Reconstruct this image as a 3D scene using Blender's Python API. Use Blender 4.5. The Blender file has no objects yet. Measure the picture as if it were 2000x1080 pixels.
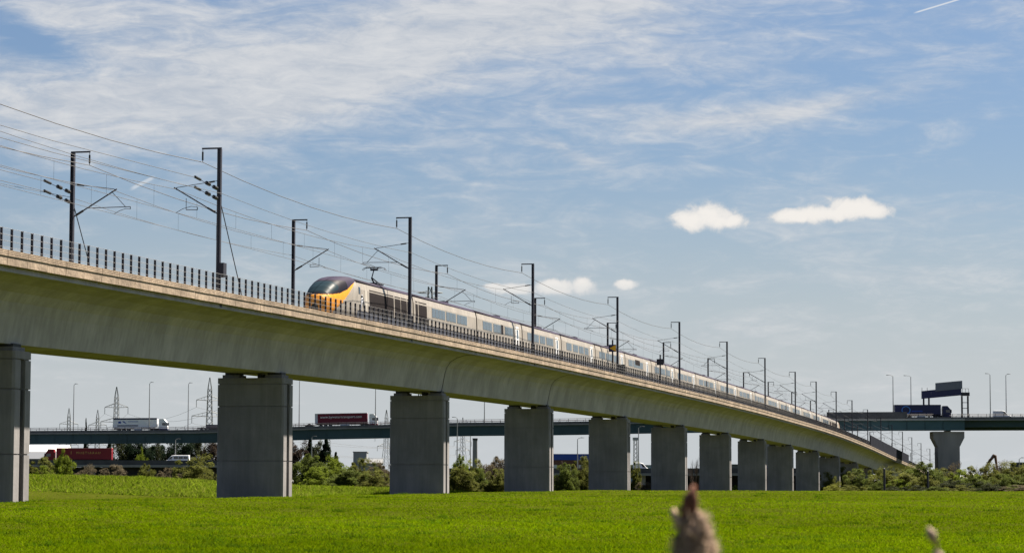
import bpy, math, random
import numpy as np
from mathutils import Matrix, Vector

# ------------------------------------------------------------------ camera
FPX, PITCH, ROLL = 4940.0, 0.08024, 0.00243      # focal length in photo pixels, tilt, roll
CAMZ = 1.6
scene = bpy.context.scene
col = scene.collection
c_, s_ = math.cos(PITCH), math.sin(PITCH)
R0, U0, F0 = Vector((1, 0, 0)), Vector((0, -s_, c_)), Vector((0, c_, s_))
cr, sr = math.cos(ROLL), math.sin(ROLL)
RT, UP = R0*cr + U0*sr, -R0*sr + U0*cr
cam = bpy.data.cameras.new('camera')
cam.sensor_fit = 'HORIZONTAL'; cam.sensor_width = 36.0; cam.lens = FPX/2000*36
cam.clip_start = 0.1; cam.clip_end = 30000
cam.dof.use_dof = True; cam.dof.focus_distance = 190; cam.dof.aperture_fstop = 10
camo = bpy.data.objects.new('camera', cam); col.objects.link(camo)
m = Matrix((RT, UP, -F0)).transposed().to_4x4(); m.translation = (0, 0, CAMZ)
camo.matrix_world = m
scene.camera = camo

def pix(x, y, Y):
    """world point at forward distance Y seen at photo pixel (x, y)"""
    dx, dy = x-1000, y-540
    a = dx*cr + dy*sr; b = -dx*sr + dy*cr
    d = R0*(a/FPX) + F0 + U0*(-b/FPX)
    k = Y/d.y
    return Vector((d.x*k, Y, CAMZ + d.z*k))

# ------------------------------------------------------------------ world, sun, exposure
SUN_AZ, SUN_EL = math.radians(45), math.radians(56)
world = bpy.data.worlds.new('World'); scene.world = world; world.use_nodes = True
NT = world.node_tree; NT.nodes.clear()
def nd(t, **k):
    n = NT.nodes.new(t)
    for a, v in k.items(): setattr(n, a, v)
    return n
def lk(a, b): NT.links.new(a, b)
def mth(op, a, b=None, c=None, clamp=False):
    n = nd('ShaderNodeMath', operation=op, use_clamp=clamp)
    for i, v in enumerate((a, b, c)):
        if v is None: continue
        if isinstance(v, (int, float)): n.inputs[i].default_value = v
        else: lk(v, n.inputs[i])
    return n.outputs[0]
def sstep(v, lo, hi):
    n = nd('ShaderNodeMapRange', interpolation_type='SMOOTHSTEP')
    lk(v, n.inputs[0]); n.inputs[1].default_value = lo; n.inputs[2].default_value = hi
    return n.outputs[0]
def mixc(f, a, b):
    n = nd('ShaderNodeMix', data_type='RGBA')
    for i, v in ((0, f), (6, a), (7, b)):
        if isinstance(v, (int, float)): n.inputs[i].default_value = v
        elif isinstance(v, tuple): n.inputs[i].default_value = v
        else: lk(v, n.inputs[i])
    return n.outputs[2]
SKY_K = 0.05
sky = nd('ShaderNodeTexSky', sky_type='NISHITA', sun_disc=False, sun_elevation=SUN_EL, sun_rotation=SUN_AZ,
         altitude=0, air_density=1.0, dust_density=1.2, ozone_density=2.0)
tc = nd('ShaderNodeTexCoord'); sep = nd('ShaderNodeSeparateXYZ'); lk(tc.outputs['Generated'], sep.inputs[0])
# azimuth and elevation of the ray, in units of 1/4940 rad
U = mth('MULTIPLY', mth('ARCTAN2', sep.outputs[0], sep.outputs[1]), FPX)
V = mth('MULTIPLY', mth('ARCSINE', sep.outputs[2]), FPX)
def noise(scale, stretch, detail=6, rough=.55, dist=0.0, rot=0.0, off=(0, 0, 0)):
    mp = nd('ShaderNodeMapping'); lk(tc.outputs['Generated'], mp.inputs[0])
    mp.inputs['Scale'].default_value = stretch; mp.inputs['Rotation'].default_value = (0, rot, 0)
    mp.inputs['Location'].default_value = off
    n = nd('ShaderNodeTexNoise'); lk(mp.outputs[0], n.inputs['Vector'])
    n.inputs['Scale'].default_value = scale; n.inputs['Detail'].default_value = detail
    n.inputs['Roughness'].default_value = rough; n.inputs['Distortion'].default_value = dist
    return n.outputs[0]
def blob(x, y, rx, ry, deg, wob=None, wamp=0.0):
    """soft 0..1 mound in sky angles; x, y as photo pixels"""
    a = math.radians(deg); ca, sa = math.cos(a), math.sin(a)
    du = mth('SUBTRACT', U, x-1000); dv = mth('SUBTRACT', V, 937-y)
    p = mth('ADD', mth('MULTIPLY', du, ca/rx), mth('MULTIPLY', dv, sa/rx))
    q = mth('ADD', mth('MULTIPLY', du, -sa/ry), mth('MULTIPLY', dv, ca/ry))
    r2 = mth('ADD', mth('MULTIPLY', p, p), mth('MULTIPLY', q, q))
    return mth('POWER', 2.718, mth('MULTIPLY', r2, -1.0))
n_big = noise(9, (1, 1, 3.2), 7, .58, .6, .12)
n_str = noise(26, (1, 1, 4.0), 8, .62, .9, .16, (3, 1, 2))
n_fin = noise(75, (1, 1, 3.4), 9, .66, .8, .2, (7, 2, 5))
cir = None
for (x, y, rx, ry, dg, st) in ((330, 150, 420, 125, 6, 1.15), (120, 40, 260, 60, 0, .75), (120, 235, 330, 70, 3, .85), (560, 215, 200, 60, 14, .75), (800, 70, 420, 105, 16, 1.05), (1130, 40, 330, 90, 6, .85),
                               (1370, 120, 260, 70, 0, .5), (1450, 232, 260, 26, 7, .8), (1230, 225, 120, 28, -8, .35), (1650, 205, 200, 24, 14, .45), (1115, 302, 95, 13, -22, .5),
                               (1000, 330, 330, 60, 0, .3), (1250, 440, 500, 60, 0, .22), (1830, 115, 220, 26, -6, .3), (1900, 415, 170, 14, 8, .55), (1870, 545, 200, 25, 0, .4), (1560, 545, 200, 16, 0, .25), (60, 95, 115, 34, -25, -1.2)):
    t = mth('MULTIPLY', blob(x, y, rx, ry, dg), st)
    cir = t if cir is None else mth('ADD', cir, t)
nz = mth('ADD', mth('MULTIPLY', n_big, 1.0), mth('MULTIPLY', n_str, 1.05))
nz = mth('SUBTRACT', nz, 1.03)
cirm = mth('ADD', mth('MULTIPLY', cir, .66), mth('MULTIPLY', nz, 1.35))
cirm = mth('ADD', cirm, mth('MULTIPLY', mth('SUBTRACT', n_fin, .5), .6))
cirrus = mth('MULTIPLY', sstep(cirm, -.18, 1.05), 1.0, clamp=True)
# thin veil growing towards the horizon, everywhere round the sky
veil = mth('MAXIMUM', mth('MULTIPLY', sstep(V, 700, 10), .93), sstep(V, 60, 14))
skyc = nd('ShaderNodeMix', data_type='RGBA', blend_type='MULTIPLY'); skyc.inputs[0].default_value = 1
lk(sky.outputs[0], skyc.inputs[6]); skyc.inputs[7].default_value = (.335, .38, .445, 1)
K = 1/SKY_K/2**2.0                                       # display value at exposure +2
c0 = mixc(veil, skyc.outputs[2], (.585*K, .62*K, .648*K, 1))
ctex = sstep(mth('ADD', mth('MULTIPLY', n_str, .6), mth('MULTIPLY', n_fin, .5)), .36, .74)
ccir = mixc(ctex, (.52*K, .56*K, .62*K, 1), (.72*K, .725*K, .735*K, 1))
c1 = mixc(mth('MULTIPLY', cirrus, .9), c0, ccir)
# fair-weather cumulus
cum = None
for (x, y, rx, ry) in ((1346, 432, 46, 22), (1385, 424, 52, 30), (1430, 434, 40, 18), (1545, 426, 44, 15), (1600, 422, 60, 20), (1655, 410, 60, 27), (1705, 417, 42, 20),
                       (1085, 560, 48, 17), (1138, 557, 36, 22), (1010, 566, 60, 13), (1222, 556, 26, 12), (965, 560, 26, 8)):
    t = blob(x, y, rx, ry, 0)
    cum = t if cum is None else mth('MAXIMUM', mth('ADD', cum, mth('MULTIPLY', t, .25)), t)
n_puf = noise(120, (1, 1, 1.2), 9, .62, .35, 0, (1, 4, 9))
cumv = mth('ADD', cum, mth('MULTIPLY', mth('SUBTRACT', n_puf, .5), 1.25))
cumm = sstep(cumv, .30, .74)
cumm = mth('MULTIPLY', cumm, sstep(cum, .12, .40))
bright = sstep(cumv, .30, 1.0)
lo_dim = mth('ADD', .72, mth('MULTIPLY', sstep(V, 370, 395), .28))
ccol = mixc(bright, (.66*K, .67*K, .68*K, 1), (.92*K, .88*K, .83*K, 1))
c2 = mixc(mth('MULTIPLY', mth('MULTIPLY', cumm, .96), lo_dim), c1, ccol)
# contrails: (x0,y0)-(x1,y1)
def trail(x0, y0, x1, y1, wd, st):
    L = math.hypot(x1-x0, y1-y0); a = math.degrees(math.atan2(-(y1-y0), x1-x0))
    ar = math.radians(a); ca, sa = math.cos(ar), math.sin(ar)
    du = mth('SUBTRACT', U, (x0+x1)/2-1000); dv = mth('SUBTRACT', V, 937-(y0+y1)/2)
    p = mth('ABSOLUTE', mth('ADD', mth('MULTIPLY', du, ca), mth('MULTIPLY', dv, sa)))
    q = mth('ABSOLUTE', mth('ADD', mth('MULTIPLY', du, -sa), mth('MULTIPLY', dv, ca)))
    f = mth('MULTIPLY', sstep(p, L/2, L/2-14), sstep(q, wd, wd*.25))
    return mth('MULTIPLY', f, st)
tr = trail(1783, 39, 2000, -20, 2.2, .75)
for a in ((1995, 440, 1999, 600, 2.5, .6), (252, 381, 305, 352, 5, .5)):
    tr = mth('MAXIMUM', tr, trail(*a))
c3 = mixc(tr, c2, (.78*K, .80*K, .82*K, 1))
bg = nd('ShaderNodeBackground'); lk(c3, bg.inputs[0]); bg.inputs[1].default_value = SKY_K
wo = nd('ShaderNodeOutputWorld'); lk(bg.outputs[0], wo.inputs[0])
world.cycles.sampling_method = 'MANUAL'; world.cycles.sample_map_resolution = 512

sun = bpy.data.lights.new('sun', 'SUN'); sun.energy = 5.0; sun.angle = math.radians(.53); sun.color = (1, .90, .76)
suno = bpy.data.objects.new('sun', sun); col.objects.link(suno)
sd = Vector((math.sin(SUN_AZ)*math.cos(SUN_EL), math.cos(SUN_AZ)*math.cos(SUN_EL), math.sin(SUN_EL)))
suno.rotation_euler = sd.to_track_quat('Z', 'Y').to_euler(); suno.location = (200, 200, 300)
vs = scene.view_settings; vs.view_transform = 'Standard'; vs.look = 'None'; vs.exposure = 2.0; vs.gamma = 1
scene.cycles.use_denoising = True
scene.cycles.max_bounces = 6; scene.cycles.transparent_max_bounces = 24
scene.cycles.diffuse_bounces = 3; scene.cycles.caustics_reflective = False; scene.cycles.caustics_refractive = False

# ------------------------------------------------------------------ materials
MATS = {}
def mat(name, colr, rough=.8, metal=0, var=.0, vscale=1.0, bump=0, bscale=4, var2=None, spec=.3, streak=False, transl=None, alpha=None, attr=None, stain=0):
    if name in MATS: return MATS[name]
    M = bpy.data.materials.new(name); M.use_nodes = True; nt = M.node_tree
    b = nt.nodes['Principled BSDF']; b.inputs['Roughness'].default_value = rough; b.inputs['Metallic'].default_value = metal
    b.inputs['Specular IOR Level'].default_value = spec
    L = nt.links; out = nt.nodes['Material Output']
    csock = None
    if var or var2:
        t = nt.nodes.new('ShaderNodeTexCoord'); src = t.outputs['Object']
        if streak:
            mp = nt.nodes.new('ShaderNodeMapping'); L.new(src, mp.inputs[0]); mp.inputs['Scale'].default_value = streak; src = mp.outputs[0]
        n = nt.nodes.new('ShaderNodeTexNoise'); L.new(src, n.inputs['Vector']); n.inputs['Scale'].default_value = vscale
        n.inputs['Detail'].default_value = 7; n.inputs['Roughness'].default_value = .62
        r = nt.nodes.new('ShaderNodeValToRGB'); L.new(n.outputs[0], r.inputs[0])
        lo = var2 if var2 else tuple(v*(1-var) for v in colr); hi = colr if var2 else tuple(min(1, v*(1+var)) for v in colr)
        r.color_ramp.elements[0].color = (*lo, 1); r.color_ramp.elements[1].color = (*hi, 1)
        r.color_ramp.elements[0].position = .32; r.color_ramp.elements[1].position = .68
        csock = r.outputs[0]
    if attr:
        a = nt.nodes.new('ShaderNodeAttribute'); a.attribute_name = attr
        if csock is None: csock = a.outputs['Color']
        else:
            mx = nt.nodes.new('ShaderNodeMix'); mx.data_type = 'RGBA'; mx.blend_type = 'MULTIPLY'; mx.inputs[0].default_value = 1
            L.new(csock, mx.inputs[6]); L.new(a.outputs['Color'], mx.inputs[7]); csock = mx.outputs[2]
    if stain:      # rain streaks: fine across, long downwards, in irregular patches
        t3 = nt.nodes.new('ShaderNodeTexCoord'); mp3 = nt.nodes.new('ShaderNodeMapping'); L.new(t3.outputs['Object'], mp3.inputs[0]); mp3.inputs['Scale'].default_value = (2.6, 2.6, .22)
        n3 = nt.nodes.new('ShaderNodeTexNoise'); L.new(mp3.outputs[0], n3.inputs['Vector']); n3.inputs['Scale'].default_value = 1.0; n3.inputs['Detail'].default_value = 8; n3.inputs['Roughness'].default_value = .7
        n4 = nt.nodes.new('ShaderNodeTexNoise'); L.new(t3.outputs['Object'], n4.inputs['Vector']); n4.inputs['Scale'].default_value = .35; n4.inputs['Detail'].default_value = 5
        mu = nt.nodes.new('ShaderNodeMath'); mu.operation = 'ADD'; L.new(n3.outputs[0], mu.inputs[0]); L.new(n4.outputs[0], mu.inputs[1])
        mr = nt.nodes.new('ShaderNodeMapRange'); L.new(mu.outputs[0], mr.inputs[0]); mr.inputs[1].default_value = .86; mr.inputs[2].default_value = 1.22; mr.inputs[3].default_value = 1-stain; mr.inputs[4].default_value = 1.08
        mx3 = nt.nodes.new('ShaderNodeMix'); mx3.data_type = 'RGBA'; mx3.blend_type = 'MULTIPLY'; mx3.inputs[0].default_value = 1
        L.new(csock, mx3.inputs[6]); L.new(mr.outputs[0], mx3.inputs[7]); csock = mx3.outputs[2]
    if csock: L.new(csock, b.inputs['Base Color'])
    else: b.inputs['Base Color'].default_value = (*colr, 1)
    if bump:
        t2 = nt.nodes.new('ShaderNodeTexCoord'); n2 = nt.nodes.new('ShaderNodeTexNoise'); L.new(t2.outputs['Object'], n2.inputs['Vector'])
        n2.inputs['Scale'].default_value = bscale; n2.inputs['Detail'].default_value = 6
        bp = nt.nodes.new('ShaderNodeBump'); L.new(n2.outputs[0], bp.inputs['Height']); bp.inputs['Strength'].default_value = bump; bp.inputs['Distance'].default_value = .1
        L.new(bp.outputs[0], b.inputs['Normal'])
    sh = b.outputs[0]
    if transl:
        tr_ = nt.nodes.new('ShaderNodeBsdfTranslucent'); mxs = nt.nodes.new('ShaderNodeMixShader'); mxs.inputs[0].default_value = transl
        if csock: L.new(csock, tr_.inputs[0])
        else: tr_.inputs[0].default_value = (*colr, 1)
        L.new(sh, mxs.inputs[1]); L.new(tr_.outputs[0], mxs.inputs[2]); sh = mxs.outputs[0]
    if alpha is not None:
        tp = nt.nodes.new('ShaderNodeBsdfTransparent'); mxs = nt.nodes.new('ShaderNodeMixShader'); mxs.inputs[0].default_value = alpha
        L.new(tp.outputs[0], mxs.inputs[1]); L.new(sh, mxs.inputs[2]); sh = mxs.outputs[0]
    L.new(sh, out.inputs[0])
    MATS[name] = M; return M

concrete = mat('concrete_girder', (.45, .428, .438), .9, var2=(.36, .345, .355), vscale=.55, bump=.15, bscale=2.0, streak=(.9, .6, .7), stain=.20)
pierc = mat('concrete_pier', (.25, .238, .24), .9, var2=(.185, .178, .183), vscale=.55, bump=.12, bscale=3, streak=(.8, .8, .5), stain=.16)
fasc = mat('concrete_fascia', (.40, .315, .235), .85, var2=(.27, .205, .15), vscale=1.6, bump=.25, bscale=5, streak=(.5, .5, 3), stain=.35)
darkc = mat('dark_joint', (.03, .03, .03), .95)
bearing_m = mat('bearing_steel', (.05, .05, .055), .7)
steel_dk = mat('dark_painted_steel', (.018, .018, .03), .55, spec=.4)
steel_g = mat('galvanised_steel', (.32, .33, .34), .5, .6)
fence_rail = mat('fence_rail', (.12, .12, .13), .6, .2)
wire_m = mat('wire', (.035, .035, .04), .6)
insul = mat('insulator', (.02, .02, .022), .5)
mesh_m = mat('fence_mesh', (.07, .075, .08), .7, 0, alpha=.20, spec=.05)
ballast = mat('ballast', (.2, .19, .18), .95, var=.4, vscale=12)
rail_m = mat('rail', (.12, .09, .07), .5, .8)
cream = mat('train_cream', (.30, .27, .235), .45, spec=.4, var=.10, vscale=.6, stain=.18)
navy = mat('train_roof', (.026, .021, .040), .7, spec=.05)
orange = mat('train_yellow', (.72, .28, .008), .4, spec=.35)
black = mat('train_black', (.010, .009, .014), .5, spec=.05)
louvre = mat('louvre', (.016, .013, .014), .8, spec=.05)
glass_t = mat('train_glass', (.065, .09, .115), .15, spec=.7)
glass_d = mat('dark_glass', (.012, .018, .025), .08, spec=.8)
logo = mat('train_logo', (.33, .36, .42), .4)
bridge_t = mat('bridge_teal', (.030, .062, .080), .65, var=.2, vscale=.06)
bridge_g = mat('bridge_concrete', (.20, .20, .21), .9, var=.2, vscale=.3)
bridge_d = mat('bridge_parapet', (.060, .060, .072), .8, var=.3, vscale=.4)
bridge_p = mat('bridge_pier', (.26, .24, .235), .9, var=.2, vscale=.25, streak=(1, 1, .2))
asphalt = mat('asphalt', (.05, .05, .052), .9)
lampm = mat('lamp_post', (.30, .30, .30), .5, .4)
rubber = mat('rubber', (.02, .02, .02), .9)
chass = mat('chassis', (.04, .04, .045), .8)
white = mat('white_paint', (.75, .76, .78), .45, spec=.4)
crimson = mat('crimson', (.13, .006, .022), .5)
redp = mat('red_paint', (.16, .006, .014), .45)
navyp = mat('navy_paint', (.016, .020, .075), .45)
bluep = mat('blue_paint', (.02, .06, .32), .5)
blue2 = mat('light_blue', (.06, .20, .55), .5)
gold = mat('gold_letters', (.55, .36, .10), .5)
greyp = mat('grey_paint', (.5, .53, .57), .4, spec=.5)
rust = mat('rust_brown', (.11, .055, .035), .7)
pylon_m = mat('pylon_steel', (.14, .15, .155), .6, .4)
brickw = mat('red_brick', (.12, .06, .05), .9, var=.3, vscale=2)
slate = mat('slate', (.10, .11, .13), .8)
rooflight = mat('white_roof', (.62, .62, .60), .6)

# ------------------------------------------------------------------ mesh helpers
class MB:
    def __init__(self): self.v = []; self.f = []
    def add(self, vs, fs):
        o = len(self.v); self.v += [tuple(p) for p in vs]; self.f += [tuple(i+o for i in q) for q in fs]; return self
    def box(self, x0, x1, y0, y1, z0, z1):
        return self.add([(x0, y0, z0), (x1, y0, z0), (x1, y1, z0), (x0, y1, z0), (x0, y0, z1), (x1, y0, z1), (x1, y1, z1), (x0, y1, z1)],
                        [(0, 3, 2, 1), (4, 5, 6, 7), (0, 1, 5, 4), (1, 2, 6, 5), (2, 3, 7, 6), (3, 0, 4, 7)])
    def cbox(self, c, sx, sy, sz): return self.box(c[0]-sx/2, c[0]+sx/2, c[1]-sy/2, c[1]+sy/2, c[2]-sz/2, c[2]+sz/2)
    def tube(self, pts, r, n=6, cap=True):
        pts = [Vector(p) for p in pts]; rs = r if isinstance(r, (list, tuple)) else [r]*len(pts)
        o = len(self.v); k = len(pts)
        for i, p in enumerate(pts):
            d = (pts[min(i+1, k-1)]-pts[max(i-1, 0)])
            if d.length < 1e-9: d = Vector((0, 0, 1))
            d.normalize(); a = d.orthogonal() if abs(d.z) > .95 else d.cross(Vector((0, 0, 1)))
            if abs(d.z) > .95: a = Vector((1, 0, 0)) - d*d.x
            a.normalize(); b = d.cross(a)
            for j in range(n):
                t = 2*math.pi*j/n; self.v.append(tuple(p+(a*math.cos(t)+b*math.sin(t))*rs[i]))
        for i in range(k-1):
            for j in range(n):
                j2 = (j+1) % n; self.f.append((o+i*n+j, o+i*n+j2, o+(i+1)*n+j2, o+(i+1)*n+j))
        if cap:
            self.f.append(tuple(o+j for j in reversed(range(n)))); self.f.append(tuple(o+(k-1)*n+j for j in range(n)))
        return self
    def loft(self, rings, closed=True, caps=True):
        o = len(self.v); n = len(rings[0])
        for r in rings: self.v += [tuple(p) for p in r]
        for i in range(len(rings)-1):
            for j in range(n if closed else n-1):
                j2 = (j+1) % n; self.f.append((o+i*n+j, o+i*n+j2, o+(i+1)*n+j2, o+(i+1)*n+j))
        if caps:
            self.f.append(tuple(o+j for j in reversed(range(n)))); e = o+(len(rings)-1)*n; self.f.append(tuple(e+j for j in range(n)))
        return self
    def cyl(self, c, r, h, axis='z', n=12):
        c = Vector(c); d = {'x': Vector((1, 0, 0)), 'y': Vector((0, 1, 0)), 'z': Vector((0, 0, 1))}[axis]
        return self.tube([c-d*h/2, c+d*h/2], r, n)
    def mesh(self, name, material, smooth=False):
        me = bpy.data.meshes.new(name); me.from_pydata(self.v, [], self.f); me.update()
        if material: me.materials.append(material)
        if smooth: me.polygons.foreach_set('use_smooth', [True]*len(me.polygons))
        return me
    def build(self, name, material, parent=None, smooth=False, bevel=0):
        return link(name, self.mesh(name, material, smooth), parent, bevel)
def link(name, me, parent=None, bevel=0):
    o = bpy.data.objects.new(name, me); col.objects.link(o); o.parent = parent
    if bevel:
        b = o.modifiers.new('bevel', 'BEVEL'); b.width = bevel; b.segments = 1; b.limit_method = 'ANGLE'
    return o
def tag(o, label, cat, group=None):
    o['label'] = label; o['category'] = cat
    if group: o['group'] = group
    return o
def thing(name, label, cat, loc=(0, 0, 0), rz=0, group=None):
    o = bpy.data.objects.new(name, None); col.objects.link(o); o.location = loc; o.rotation_euler = (0, 0, rz)
    o.empty_display_size = .5
    return tag(o, label, cat, group)
def struct(o): o['kind'] = 'structure'; return o
def copy_tree(o, parent=None, fn=None):
    c = o.copy(); col.objects.link(c); c.parent = parent
    for ch in list(o.children): copy_tree(ch, c)
    return c
def text_mesh(txt, size, material, depth=.02):
    cu = bpy.data.curves.new('lettering', 'FONT'); cu.body = txt; cu.size = size; cu.extrude = depth; cu.align_x = 'CENTER'; cu.resolution_u = 2
    t = bpy.data.objects.new('lettering', cu); col.objects.link(t)
    dg = bpy.context.evaluated_depsgraph_get(); me = bpy.data.meshes.new_from_object(t.evaluated_get(dg))
    bpy.data.objects.remove(t); me.name = 'lettering'; me.materials.clear(); me.materials.append(material)
    return me

# ------------------------------------------------------------------ railway frame: s along the line, w to the far side, z up
OX, OY, HEAD = -17.679, 151.49, 0.22049
THETA = math.pi/2 - HEAD
_ps = [(-90, 10.3), (-60, 10.65), (-33, 10.9), (0, 11.2), (30, 11.46), (60, 11.63), (100, 11.76), (150, 11.78), (210, 11.68), (270, 11.42), (355, 10.72), (410, 10.0), (480, 8.62), (567, 6.42), (670, 4.05), (760, 1.9), (1000, -2)]
_sx = np.arange(-90, 1001, 2.0); _sz = np.interp(_sx, [p[0] for p in _ps], [p[1] for p in _ps])
_kk = np.exp(-np.linspace(-2, 2, 41)**2); _kk /= _kk.sum()
_sz = np.convolve(np.pad(_sz, 20, mode='edge'), _kk, 'valid') + CAMZ
def dz(s): return float(np.interp(s, _sx, _sz))               # height of the coping top
def rail_pt(s, w, z=0): return Vector((OX + s*math.sin(HEAD) - w*math.cos(HEAD), OY + s*math.cos(HEAD) + w*math.sin(HEAD), z))
def rail_s(x, w):
    """line distance s at which the offset w is seen in photo column x (ground-plan only)"""
    lo, hi = -80, 990
    for _ in range(50):
        mid = (lo+hi)/2; p = rail_pt(mid, w)
        if 1000 + FPX*p.x/p.y < x: lo = mid
        else: hi = mid
    return lo

# ------------------------------------------------------------------ ground
_gy = [-60, 60, 128, 270, 312, 355, 400, 444, 489, 535, 700, 1200, 8000]
_gz = [0, .0, .47, .55, .10, -.25, -.50, -.85, -1.25, -1.65, -1.8, -1.8, -2.0]
def ridge(X, Y):
    h = np.interp(X, [-80, -47, -29, -15, -7, -3], [1.35, 1.2, .85, .6, .25, 0])
    return h*np.exp(-((Y-258)/18.0)**4)
def gz(X, Y):
    X = np.asarray(X, float); Y = np.asarray(Y, float)
    h = np.interp(Y, _gy, _gz) + ridge(X, Y)
    w = -(X-OX)*math.cos(HEAD) + (Y-OY)*math.sin(HEAD)       # hollow added beyond the pier line to hide the deck's shadow
    u = np.clip((w-.5)/5, 0, 1); v = np.clip((w-28)/18, 0, 1)
    h = h - .55*(u*u*(3-2*u))*(1-v*v*(3-2*v))*np.clip((330-Y)/60, 0, 1)
    h = h + .035*np.sin(X*.31+Y*.17)*np.sin(Y*.11-X*.07) + .02*np.sin(X*.9+1.3*np.sin(Y*.3))*np.sin(Y*.43)
    return h
ys = np.concatenate([np.arange(-60, 330, 1.5), np.arange(330, 700, 8), np.geomspace(700, 9000, 30)])
xr = np.concatenate([-np.geomspace(6000, 90, 22), np.arange(-88, 89, 2.0), np.geomspace(90, 6000, 22)])
GX, GY = np.meshgrid(xr, ys); GZ = gz(GX, GY)
V3 = np.stack([GX, GY, GZ], -1).reshape(-1, 3); nx, ny = len(xr), len(ys)
ii = (np.arange(ny-1)[:, None]*nx + np.arange(nx-1)[None]).ravel()
me = bpy.data.meshes.new('ground'); me.from_pydata(V3.tolist(), [], np.stack([ii, ii+1, ii+nx+1, ii+nx], -1).tolist())
me.polygons.foreach_set('use_smooth', [True]*len(me.polygons))
g_mat = mat('field_ground', (.038, .044, .006), .95, var2=(.026, .032, .004), spec=0, vscale=.16, bump=.3, bscale=1.5, streak=(1, .35, 1))
me.materials.append(g_mat)
struct(link('ground', me))

# grass: upright tufts over the part of the field the photograph shows
def grass(name, n, y0, y1, h0, h1, wd, seed, cols, label, xlim=None, side=.215, ridge_only=False, tufts=0):
    rg = np.random.default_rng(seed)
    t = rg.random(n); Y = 1/(1/y0 + t*(1/y1-1/y0)) if not ridge_only else y0+(y1-y0)*rg.random(n)
    X = (rg.random(n)*2-1)*(side*Y+1)
    if xlim: X = xlim[0]+(xlim[1]-xlim[0])*rg.random(n)
    if tufts:
        ci = rg.integers(0, tufts, n); rad = rg.normal(0, .16, (n, 2))*(.4+1.2*rg.random(tufts))[ci][:, None]
        X = X[:tufts][ci]+rad[:, 0]*1.6; Y = Y[:tufts][ci]+rad[:, 1]
    clump = .5+.5*np.sin(X*1.7+2*np.sin(Y*.35))*np.sin(Y*.8+X*.4); big = .5+.5*np.sin(X*.21+1.3*np.sin(Y*.06))*np.sin(Y*.13+.4)
    h = (h0+(h1-h0)*rg.random(n)**1.6)*(.7+.5*clump)
    a = rg.random(n)*math.pi; lean = rg.normal(0, .8, (n, 2))*h[:, None]
    w = wd*(.6+.8*rg.random(n))*(Y/70)**.6
    z = gz(X, Y)-.01
    P = np.zeros((n, 3, 3))
    P[:, 0] = np.stack([X-np.cos(a)*w, Y-np.sin(a)*w, z], -1); P[:, 1] = np.stack([X+np.cos(a)*w, Y+np.sin(a)*w, z], -1)
    P[:, 2] = np.stack([X+lean[:, 0], Y+lean[:, 1], z+h], -1)
    me = bpy.data.meshes.new(name); me.vertices.add(3*n); me.vertices.foreach_set('co', P.ravel())
    me.loops.add(3*n); me.loops.foreach_set('vertex_index', np.arange(3*n)); me.polygons.add(n)
    me.polygons.foreach_set('loop_start', np.arange(n)*3); me.polygons.foreach_set('loop_total', np.full(n, 3)); me.update()
    c = np.array(cols); k = rg.integers(0, len(c), n)
    band = .5+.5*np.sin(Y*.5/(1+Y*.012)+.8*np.sin(X*.12)+.05*X)
    cc = c[k]*(.75+.5*rg.random(n))[:, None]*(.80+.26*big+.14*band)[:, None]
    ca = me.color_attributes.new('tint', 'FLOAT_COLOR', 'POINT')
    q = np.ones((n, 3, 4)); q[:, :, :3] = cc[:, None]; ca.data.foreach_set('color', q.ravel())
    me.materials.append(mat('grass_blades', (1, 1, 1), .6, attr='tint', transl=.4, spec=0))
    o = link(name, me); tag(o, label, 'grass'); o['kind'] = 'stuff'; return o
GC = [(.092, .150, .001), (.082, .140, .001), (.102, .154, .001), (.068, .120, .001), (.112, .150, .003)]
grass('field_grass', 850000, 46, 560, .025, .085, .016, 1, GC, 'bright green short grass covering the whole flat field')
grass('weed_tufts', 26000, 48, 240, .06, .17, .014, 5, [(.045, .095, .003), (.06, .11, .004), (.075, .12, .006), (.035, .075, .003)], 'scattered darker weed tufts standing in the bright field grass', tufts=300)
BC = [(.12, .175, .008), (.095, .15, .008), (.15, .17, .03), (.075, .11, .010), (.135, .19, .010)]
grass('bank_grass', 150000, 232, 276, .10, .45, .03, 2, BC, 'rougher long grass on the low bank behind the piers', xlim=(-58, -4), ridge_only=True)

# ------------------------------------------------------------------ viaduct
RAIL_W = 9.44; NE, FE = -.5, RAIL_W+.5                    # near and far coping edges
MID = RAIL_W/2
via = thing('railway_viaduct', 'long pale concrete railway viaduct on rectangular piers crossing the field', 'viaduct', (OX, OY, 0), THETA)
PIERX = [28, 554.5, 867, 1073.6, 1225.6, 1338, 1425, 1494, 1547, 1598, 1638.6, 1674, 1703]
PW0, PW1, PT = MID-2.37, MID+2.37, 2.2
PS = [rail_s(x, PW0) for x in PIERX]
def section(z):
    near = [(NE+.44, -.06), (NE+.44, -.80), (.55, -.97), (1.45, -1.22), (2.05, -1.58), (2.38, -2.05), (2.55, -2.6), (2.85, -4.12)]
    pts = [(w, z+h) for w, h in near] + [(RAIL_W-w, z+h) for w, h in reversed(near)]
    return pts + [(RAIL_W+.2, z-1.0), (-.2, z-1.0)]
def girder(s0, s1):
    k = max(1, round((s1-s0)/11.45))                        # cast segments with hairline joints
    for i in range(k):
        a, b = s0+(s1-s0)*i/k+(.006 if i else 0), s0+(s1-s0)*(i+1)/k-(.006 if i < k-1 else 0)
        ss = np.linspace(a, b, 5)
        MB().loft([[(s, w, zz) for w, zz in section(dz(s))] for s in ss]).build('girder_segment', concrete, via)
cuts = [-88] + [PS[2]+PT*.55, PS[3]+PT*.55] + [PS[6]+PT/2, PS[9]+PT/2, 800]
for i in range(len(cuts)-1):
    gap = .13 if i in (1, 2) else .006
    girder(cuts[i]+gap, cuts[i+1]-(.13 if i < 2 else .006))
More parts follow.
